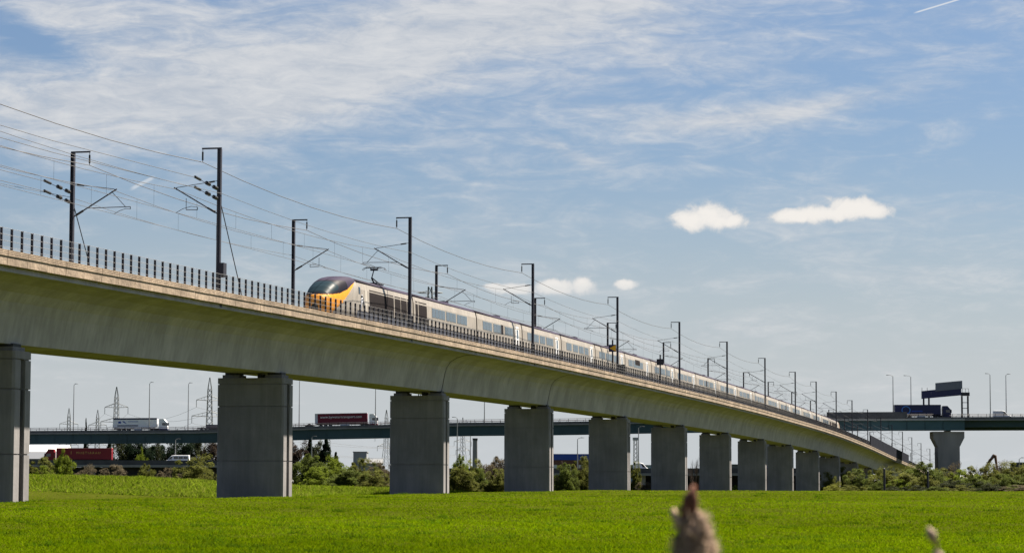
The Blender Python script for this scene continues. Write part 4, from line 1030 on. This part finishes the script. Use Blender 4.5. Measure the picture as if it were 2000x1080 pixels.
# ------------------------------------------------------------------ trees and bushes
def leaf_mesh(name, C, Rr, nl, leaf, seed, norm=True):
    """many small quads clustered round clump centres C (n,3) with radii Rr"""
    rg = np.random.default_rng(seed); n = len(C)*nl
    d = rg.normal(size=(n, 3)); d /= np.linalg.norm(d, axis=1)[:, None]; r = rg.random(n)**.45
    P = np.repeat(C, nl, 0)+d*(r*np.repeat(Rr, nl))[:, None]
    P[:, 2] = np.maximum(P[:, 2], .015)
    a = rg.normal(size=(n, 3)); a[:, 2] *= .6; a /= np.linalg.norm(a, axis=1)[:, None]
    b = np.cross(a, rg.normal(size=(n, 3))); b /= np.linalg.norm(b, axis=1)[:, None]
    sz = leaf*(.6+.8*rg.random(n)); A = a*(sz*.5)[:, None]; B = b*(sz*.34)[:, None]
    Q = np.stack([P-A, P+B*.9, P+A, P-B*.9], 1)
    if norm:
        zt = np.percentile(P[:, 2], 99); xr_ = np.percentile(np.abs(P[:, :2]), 98)
        Q[..., 2] *= 1/zt; Q[..., :2] *= .5/xr_
    me = bpy.data.meshes.new(name); me.vertices.add(4*n); me.vertices.foreach_set('co', Q.ravel()); me.loops.add(4*n); me.loops.foreach_set('vertex_index', np.arange(4*n))
    me.polygons.add(n); me.polygons.foreach_set('loop_start', np.arange(n)*4); me.polygons.foreach_set('loop_total', np.full(n, 4)); me.update()
    t = np.repeat(.8+.4*rg.random(len(C)), nl)*(.8+.4*rg.random(n)); q = np.ones((n, 4, 4)); q[:, :, :3] = t[:, None, None]
    ca = me.color_attributes.new('tint', 'FLOAT_COLOR', 'POINT'); ca.data.foreach_set('color', q.ravel())
    return me
def bush_form(seed, low=.02):
    rg = np.random.default_rng(seed); n = 150
    d = rg.normal(size=(n, 3)); d[:, 2] = np.abs(d[:, 2])*1.0-.15; d /= np.linalg.norm(d, axis=1)[:, None]
    r = .35+.65*rg.random(n)**.6; lob = 1+.22*np.sin(3*np.arctan2(d[:, 1], d[:, 0])+seed)+.12*rg.normal(size=n)
    C = d*r[:, None]*lob[:, None]*np.array([.42, .42, .72])
    C[:, 2] = np.clip(C[:, 2]+.12, .08, .95); return C, .05+.07*rg.random(n)
def tree_form(seed):
    rg = np.random.default_rng(seed); n = 80
    d = rg.normal(size=(n, 3)); d /= np.linalg.norm(d, axis=1)[:, None]; r = .5+.5*rg.random(n)
    C = d*r[:, None]*np.array([.40, .40, .38])*(1+.2*rg.normal(size=n))[:, None]; C[:, 2] += .57; return C, .06+.06*rg.random(n)
def conifer_form(seed):
    rg = np.random.default_rng(seed); C = []; R_ = []
    for i in range(90):
        h = rg.random()**.8; rad = (1-h)*.45*(.5+.5*rg.random()); a = rg.random()*6.28
        C.append((rad*math.cos(a), rad*math.sin(a), .06+h*.92-.08*rad)); R_.append(.03+.06*(1-h))
    return np.array(C), np.array(R_)
forms = {}
for k in range(4): forms[('bush', k)] = (leaf_mesh('crown', *bush_form(10+k), 190, .027, 20+k), None)
for k in range(3): forms[('tree', k)] = (leaf_mesh('crown', *tree_form(30+k), 200, .028, 40+k), None)
for k in range(2): forms[('conifer', k)] = (leaf_mesh('crown', *conifer_form(50+k), 110, .036, 60+k), None)
for k in range(2): forms[('bare', k)] = (None, None)
def trunk_mesh(seed, kind, n=7, tw=0):
    rg = random.Random(seed); mb = MB(); H = .9 if kind in ('conifer',) else .55
    mb.tube([(0, 0, -.03), (.01, 0, H*.4), (0, .01, H)], [.028, .02, .008], 6)
    for i in range(n):
        a = rg.random()*6.28; z = H*(.12+.75*rg.random()) if kind != 'bush' else .02+.1*rg.random(); L = .2+.22*rg.random()
        p = Vector((0, 0, z)); q = p+Vector((math.cos(a)*L, math.sin(a)*L, L*(.7 if kind != 'conifer' else .1))); mb.tube([p, p.lerp(q, .5)+Vector((0, 0, .03)), q], [.011, .007, .003], 4)
        for j in range(tw):
            b = a+rg.uniform(-1, 1); q2 = p.lerp(q, .3+.7*rg.random()); l2 = .12+.22*rg.random()
            e = q2+Vector((math.cos(b)*l2*.5, math.sin(b)*l2*.5, l2)); e.z = min(e.z, 1); mb.tube([q2, e], [.004, .0015], 3)
            for m_ in range(3):
                b2 = b+rg.uniform(-1.2, 1.2); q3 = q2.lerp(e, .3+.6*rg.random()); mb.tube([q3, q3+Vector((math.cos(b2)*.07, math.sin(b2)*.07, .1))], [.0025, .001], 3)
    return mb
barkm = mat('bark', (.045, .036, .028), .95); twigm = mat('twigs', (.10, .075, .065), .95)
trunks = {k: trunk_mesh(5, k).mesh('trunk', barkm) for k in ('bush', 'tree', 'conifer')}
bares = [trunk_mesh(70+k, 'tree', 16, 9).mesh('branches', twigm) for k in range(2)]
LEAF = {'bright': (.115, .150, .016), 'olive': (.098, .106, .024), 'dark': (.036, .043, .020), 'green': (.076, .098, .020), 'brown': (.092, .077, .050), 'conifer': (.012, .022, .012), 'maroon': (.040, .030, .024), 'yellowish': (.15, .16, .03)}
_cm = {}
def crown_of(form, tone):
    k = (form, tone)
    if k not in _cm:
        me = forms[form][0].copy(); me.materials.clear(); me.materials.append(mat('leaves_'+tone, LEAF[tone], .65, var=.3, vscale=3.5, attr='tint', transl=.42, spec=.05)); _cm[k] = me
    return _cm[k]
rv = random.Random(11)
def plant(x0, x1, yt, Y, kind, tone, label, group, name=None, base=None):
    xc = (x0+x1)/2; top = pix(xc, yt, Y); w = (x1-x0)*Y/FPX; g = float(gz(top.x, Y)) if base is None else base; h = max(.8, top.z-g)
    t = thing(name or {'bush': 'bush', 'tree': 'leafy_tree', 'conifer': 'conifer_tree', 'bare': 'bare_shrub'}[kind], label, 'tree' if kind in ('tree', 'conifer') else 'shrub', (top.x, Y, g-.05), rv.random()*6.28, group)
    sx = w*1.06
    t.scale = (sx, sx, h*1.02)
    if kind == 'bare': link('branches', bares[rv.randrange(2)], t)
    else:
        n = {'bush': 4, 'tree': 3, 'conifer': 2}[kind]; f = (kind, rv.randrange(n))
        link('crown', crown_of(f, tone), t); link('trunk', trunks[kind], t)
    return t
G1, G2, G3, G4, G5 = 'shrubs behind the first railway pier', 'shrubs between the second and third railway piers', 'shrubs between the third and sixth railway piers', 'hedge along the right end of the field', 'dark trees behind the slip road'
for a in ((48, 116, 898, 318, 'bush', 'olive', 'olive bush hard against the right of the leftmost railway pier', G1), (108, 143, 883, 300, 'tree', 'bright', 'upright leafy green sapling in front of the red lorry', G1),
          (70, 110, 912, 296, 'bush', 'bright', 'low bright bush at the foot of the green sapling, left side', G1), (140, 205, 914, 320, 'bush', 'brown', 'low brown scrub right of the green sapling', G1), (196, 262, 911, 316, 'bush', 'brown', 'wider brown scrub clump in the middle of the bank top', G1),
          (268, 300, 909, 310, 'bush', 'olive', 'small round olive bush on the bank top', G1), (296, 350, 917, 318, 'bush', 'brown', 'low scrub between the round bush and the big bush', G1), (338, 424, 896, 300, 'bush', 'olive', 'big rounded olive bush left of the second railway pier', G1),
          (264, 290, 881, 646, 'tree', 'bright', 'small yellow green tree standing by the slip road', G1),
          (572, 640, 892, 330, 'bush', 'green', 'dense green bush touching the second railway pier', G2), (625, 690, 899, 325, 'bush', 'bright', 'bright bush below the pointed conifer', G2), (668, 735, 900, 318, 'bush', 'olive', 'olive bush below the grey block', G2),
          (715, 772, 905, 330, 'bush', 'brown', 'brownish bush left of the third railway pier', G2), (590, 655, 914, 306, 'bush', 'bright', 'low bright shrub at the front of the second gap', G2), (640, 720, 917, 300, 'bush', 'green', 'low green shrub at the front of the second gap', G2), (700, 765, 921, 296, 'bush', 'olive', 'low olive shrub in front of the third railway pier, left side', G2),
          (866, 925, 913, 330, 'bush', 'olive', 'olive bush just right of the third railway pier', G3), (912, 955, 917, 335, 'bush', 'green', 'middle green bush between the third and fourth railway piers', G3), (942, 992, 918, 326, 'bush', 'olive', 'olive bush just left of the fourth railway pier', G3),
          (884, 915, 893, 420, 'bush', 'bright', 'taller yellow green bush behind the third railway pier', G3), (908, 950, 901, 430, 'bush', 'yellowish', 'pale bush in the middle back of the third gap', G3), (930, 990, 892, 410, 'bare', 'brown', 'bare twiggy shrub left of the fourth railway pier', G3), (945, 1000, 897, 415, 'bush', 'brown', 'brown bush behind the fourth railway pier', G3),
          (1080, 1126, 908, 345, 'bush', 'green', 'green bush just right of the fourth railway pier', G3), (1112, 1160, 897, 350, 'bush', 'olive', 'taller olive bush left of the fifth railway pier', G3), (1095, 1150, 893, 380, 'bare', 'brown', 'bare twiggy shrub in front of the blue fascia warehouse', G3),
          (1228, 1252, 905, 390, 'bush', 'olive', 'narrow olive bush just right of the fifth railway pier', G3), (1243, 1280, 942, 385, 'bush', 'brown', 'low brown scrub left of the sixth railway pier', G3), (1340, 1368, 888, 560, 'bare', 'brown', 'bare thin tree between the sixth and seventh railway piers', G3), (1428, 1446, 948, 470, 'bush', 'bright', 'small green tuft left of the eighth railway pier', G3),
          (1606, 1664, 913, 585, 'bush', 'olive', 'loose olive bush right of the tenth railway pier', G4), (1650, 1716, 919, 575, 'bush', 'green', 'green bush left of the dark fence post', G4), (1690, 1745, 916, 560, 'bush', 'olive', 'olive bush behind the dark fence post', G4),
          (1600, 1650, 947, 545, 'bush', 'yellowish', 'low pale hedge clump at the foot of the tenth railway pier', G4), (1640, 1690, 949, 545, 'bush', 'olive', 'low olive hedge clump in the middle of the low hedge', G4), (1680, 1730, 951, 545, 'bush', 'yellowish', 'low pale hedge clump beside the dark fence post', G4),
          (1722, 1796, 921, 520, 'tree', 'olive', 'round spreading tree in front of the viaduct end', G4), (1735, 1790, 938, 515, 'bush', 'bright', 'bright bush under the round spreading tree', G4), (1768, 1842, 907, 535, 'bush', 'green', 'tall green bush where the viaduct disappears', G4), (1815, 1872, 918, 540, 'bush', 'olive', 'olive bush at the foot of the big bridge pier', G4), (1780, 1835, 930, 510, 'bush', 'olive', 'lower olive bush in front of the tall green one', G4),
          (1850, 1915, 921, 530, 'bush', 'bright', 'bright bush right of the big bridge pier', G4), (1870, 1935, 930, 515, 'bush', 'green', 'green bush in front, left of the excavator', G4), (1895, 1968, 912, 540, 'bush', 'olive', 'olive bush below the excavator arm', G4), (1945, 2012, 906, 535, 'bush', 'olive', 'tall olive bush near the right edge', G4), (1930, 1990, 928, 515, 'bush', 'green', 'lower green bush right of the excavator', G4), (1975, 2050, 922, 520, 'bush', 'green', 'green bush cut by the right edge', G4),
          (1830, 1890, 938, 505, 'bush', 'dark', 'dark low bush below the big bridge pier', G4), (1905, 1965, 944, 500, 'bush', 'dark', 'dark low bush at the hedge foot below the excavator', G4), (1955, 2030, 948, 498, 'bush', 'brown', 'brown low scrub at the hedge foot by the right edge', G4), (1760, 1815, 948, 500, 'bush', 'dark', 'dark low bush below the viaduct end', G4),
          (1600, 1640, 925, 560, 'bush', 'olive', 'olive bush in the corner between the tenth pier and the low hedge', G4), (1745, 1800, 912, 560, 'bush', 'olive', 'olive bush tucked right against the viaduct end', G4), (1835, 1880, 911, 570, 'bush', 'brown', 'brownish bush hiding the foot of the big bridge pier', G4), (1870, 1915, 914, 565, 'bush', 'olive', 'olive bush behind the bright one, left of the excavator', G4),
          (1920, 1975, 909, 570, 'bush', 'brown', 'brownish bush hiding the excavator body', G4), (1965, 2030, 910, 560, 'bush', 'olive', 'olive bush below the right edge lamp post', G4), (1690, 1740, 940, 530, 'bush', 'green', 'low green bush just left of the dark fence post', G4), (1840, 1900, 948, 495, 'bush', 'olive', 'low olive bush at the hedge foot right of the second fence post', G4), (1725, 1765, 950, 498, 'bush', 'dark', 'dark low bush at the foot of the first fence post', G4), (1800, 1850, 950, 495, 'bush', 'green', 'low green bush at the foot of the second fence post', G4),
          (1945, 1985, 899, 560, 'bare', 'brown', 'bare twigs rising right of the excavator arm', G4), (1880, 1925, 905, 560, 'bare', 'brown', 'bare twigs rising left of the excavator arm', G4), (1640, 1700, 905, 590, 'bare', 'brown', 'bare shrub under the far viaduct spans', G4)):
    plant(*a)
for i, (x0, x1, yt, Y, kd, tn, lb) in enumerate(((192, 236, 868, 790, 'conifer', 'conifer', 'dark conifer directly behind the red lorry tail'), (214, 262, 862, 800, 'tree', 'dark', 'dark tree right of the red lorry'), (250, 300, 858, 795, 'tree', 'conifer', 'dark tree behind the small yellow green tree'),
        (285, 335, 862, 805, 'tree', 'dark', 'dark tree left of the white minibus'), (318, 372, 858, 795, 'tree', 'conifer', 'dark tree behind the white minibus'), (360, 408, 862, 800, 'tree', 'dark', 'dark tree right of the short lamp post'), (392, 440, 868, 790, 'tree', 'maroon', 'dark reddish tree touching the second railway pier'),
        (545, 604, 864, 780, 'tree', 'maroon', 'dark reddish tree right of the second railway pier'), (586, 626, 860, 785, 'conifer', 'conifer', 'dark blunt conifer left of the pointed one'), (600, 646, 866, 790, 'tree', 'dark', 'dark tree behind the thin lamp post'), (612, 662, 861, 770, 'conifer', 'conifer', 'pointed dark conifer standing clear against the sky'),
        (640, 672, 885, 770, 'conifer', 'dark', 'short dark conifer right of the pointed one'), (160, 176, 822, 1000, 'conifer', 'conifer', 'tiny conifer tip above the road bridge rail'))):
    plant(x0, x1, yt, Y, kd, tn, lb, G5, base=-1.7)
# far wood along the horizon, too distant to tell trees apart
rg = np.random.default_rng(9); n = 900
X = rg.uniform(-620, 620, n); C = np.stack([X, 1500+rg.normal(0, 30, n), rg.uniform(0, 5.5, n)+1.5*np.sin(X*.03)], -1)
me = leaf_mesh('far_wood', C, 1.5+2.0*rg.random(n), 40, 1.5, 99, False); me.materials.append(mat('leaves_far', (.045, .06, .03), .8, attr='tint'))
o = tag(link('far_wood', me), 'far low line of woodland along the horizon', 'woodland'); o['kind'] = 'stuff'; o.location.z = -1.6
for (x, yt, yb, Y, lb) in ((1727, 915, 968, 498, 'dark fence post at the end of the low hedge'), (1812, 920, 968, 496, 'dark fence post below the big bridge pier')):
    p = pix(x, yt, Y); z0 = float(gz(p.x, Y)); t = thing('fence_post', lb, 'post', (p.x, Y, z0)); MB().tube([(0, 0, -.2), (0, 0, p.z-z0)], .22, 6).build('shaft', steel_dk, t); MB().tube([(0, 0, p.z-z0), (0, 0, p.z-z0+.15)], [.22, .05], 6).build('cap', steel_dk, t)

# ------------------------------------------------------------------ reed heads close to the camera
def reed(x, yt, Y, wid, label, seed, big=True):
    top = pix(x, yt, Y); t = thing('reed_head', label, 'reed', (top.x, Y, 0), 0, 'dry reeds in front of the field'); H = top.z; rg = np.random.default_rng(seed)
    stem = mat('reed_stem', (.16, .10, .05), .8); fl = mat('reed_fluff', (.33, .225, .155), .95, var2=(.12, .075, .05), vscale=30, bump=.6, bscale=60)
    if big:
        hz = H-.062
        MB().tube([(0, 0, 0), (.004, 0, H*.5), (0, 0, hz-.16)], [.007, .006, .005], 6).build('stem', stem, t)
        rr = []
        for i, u in enumerate(np.linspace(0, 1, 22)):
            R = wid/2*min(1, (1-u)**.45*1.25)*(.55+.45*min(1, u*6)); z = hz-.19+.225*u
            rr.append([(R*(1+.13*math.sin(3*a+u*9)+.07*math.sin(7*a-u*21))*math.cos(a), R*(1+.13*math.sin(3*a+u*9)+.07*math.sin(7*a-u*21))*math.sin(a), z+.004*math.sin(5*a)) for a in np.linspace(0, 2*math.pi, 28, endpoint=False)])
        MB().loft(rr).build('seed_head', fl, t, smooth=True)
        fb = MB()
        for i in range(700):
            a = rg.random()*6.28; u = rg.random(); R = wid/2*min(1, (1-u)**.45*1.25); p = Vector((R*.9*math.cos(a), R*.9*math.sin(a), hz-.19+.225*u)); q = p+Vector((math.cos(a), math.sin(a), rg.normal(0, .6)))*.012; fb.tube([p, q], [.0008, .0003], 3, cap=False)
        fb.build('fluff', mat('fluff_fibres', (.45, .36, .28), .9, transl=.4), t)['kind'] = 'stuff'
        dk = mat('reed_tip', (.10, .035, .018), .85)
        MB().tube([(0, 0, hz+.0), (-.006, 0, hz+.025), (-.004, 0, hz+.045), (.002, 0, H)], [.012, .010, .0095, .004], 8).build('spike', dk, t, smooth=True)
        MB().tube([(-.004, -.002, hz+.012), (-.018, -.004, hz+.016), (-.026, -.004, hz+.034)], [.005, .006, .004], 6).build('bract', mat('bract_pale', (.42, .30, .20), .9), t, smooth=True)
        MB().tube([(-.004, -.001, hz+.036), (-.012, -.002, hz+.034), (-.020, -.002, hz+.033)], [.003, .004, .002], 6).build('bract', barkm, t)
        MB().tube([(-.002, 0, hz+.006), (-.014, 0, hz+.004), (-.024, 0, hz-.002)], [.005, .004, .002], 6).build('bract', barkm, t)
        MB().tube([(.002, 0, hz+.012), (.012, 0, hz+.016), (.02, 0, hz+.012)], [.006, .005, .003], 6).build('bract', mat('bract_brown', (.22, .13, .09), .9), t)
    else:
        MB().tube([(.02, 0, 0), (.018, 0, H*.6), (.016, 0, H-.06), (0, 0, H)], [.004, .003, .0025, .0015], 6).build('stem', stem, t)
        for (dx, dz_, r) in ((-.002, -.004, .0065), (.006, -.03, .0075), (-.008, -.042, .006), (.012, -.048, .006)):
            MB().tube([(dx-.004, 0, dz_+H+.008), (dx, 0, H+dz_), (dx+.006, 0, H+dz_-.012)], [.002, r, .002], 8).build('spikelet', mat('spikelet', (.30, .22, .16), .9), t, smooth=True)
reed(1355, 947, 3.0, .076, 'blurred fluffy brown reed head close to the camera', 1)
reed(1822, 1036, 3.0, .02, 'thin blurred reed tip low at the right', 2, False)
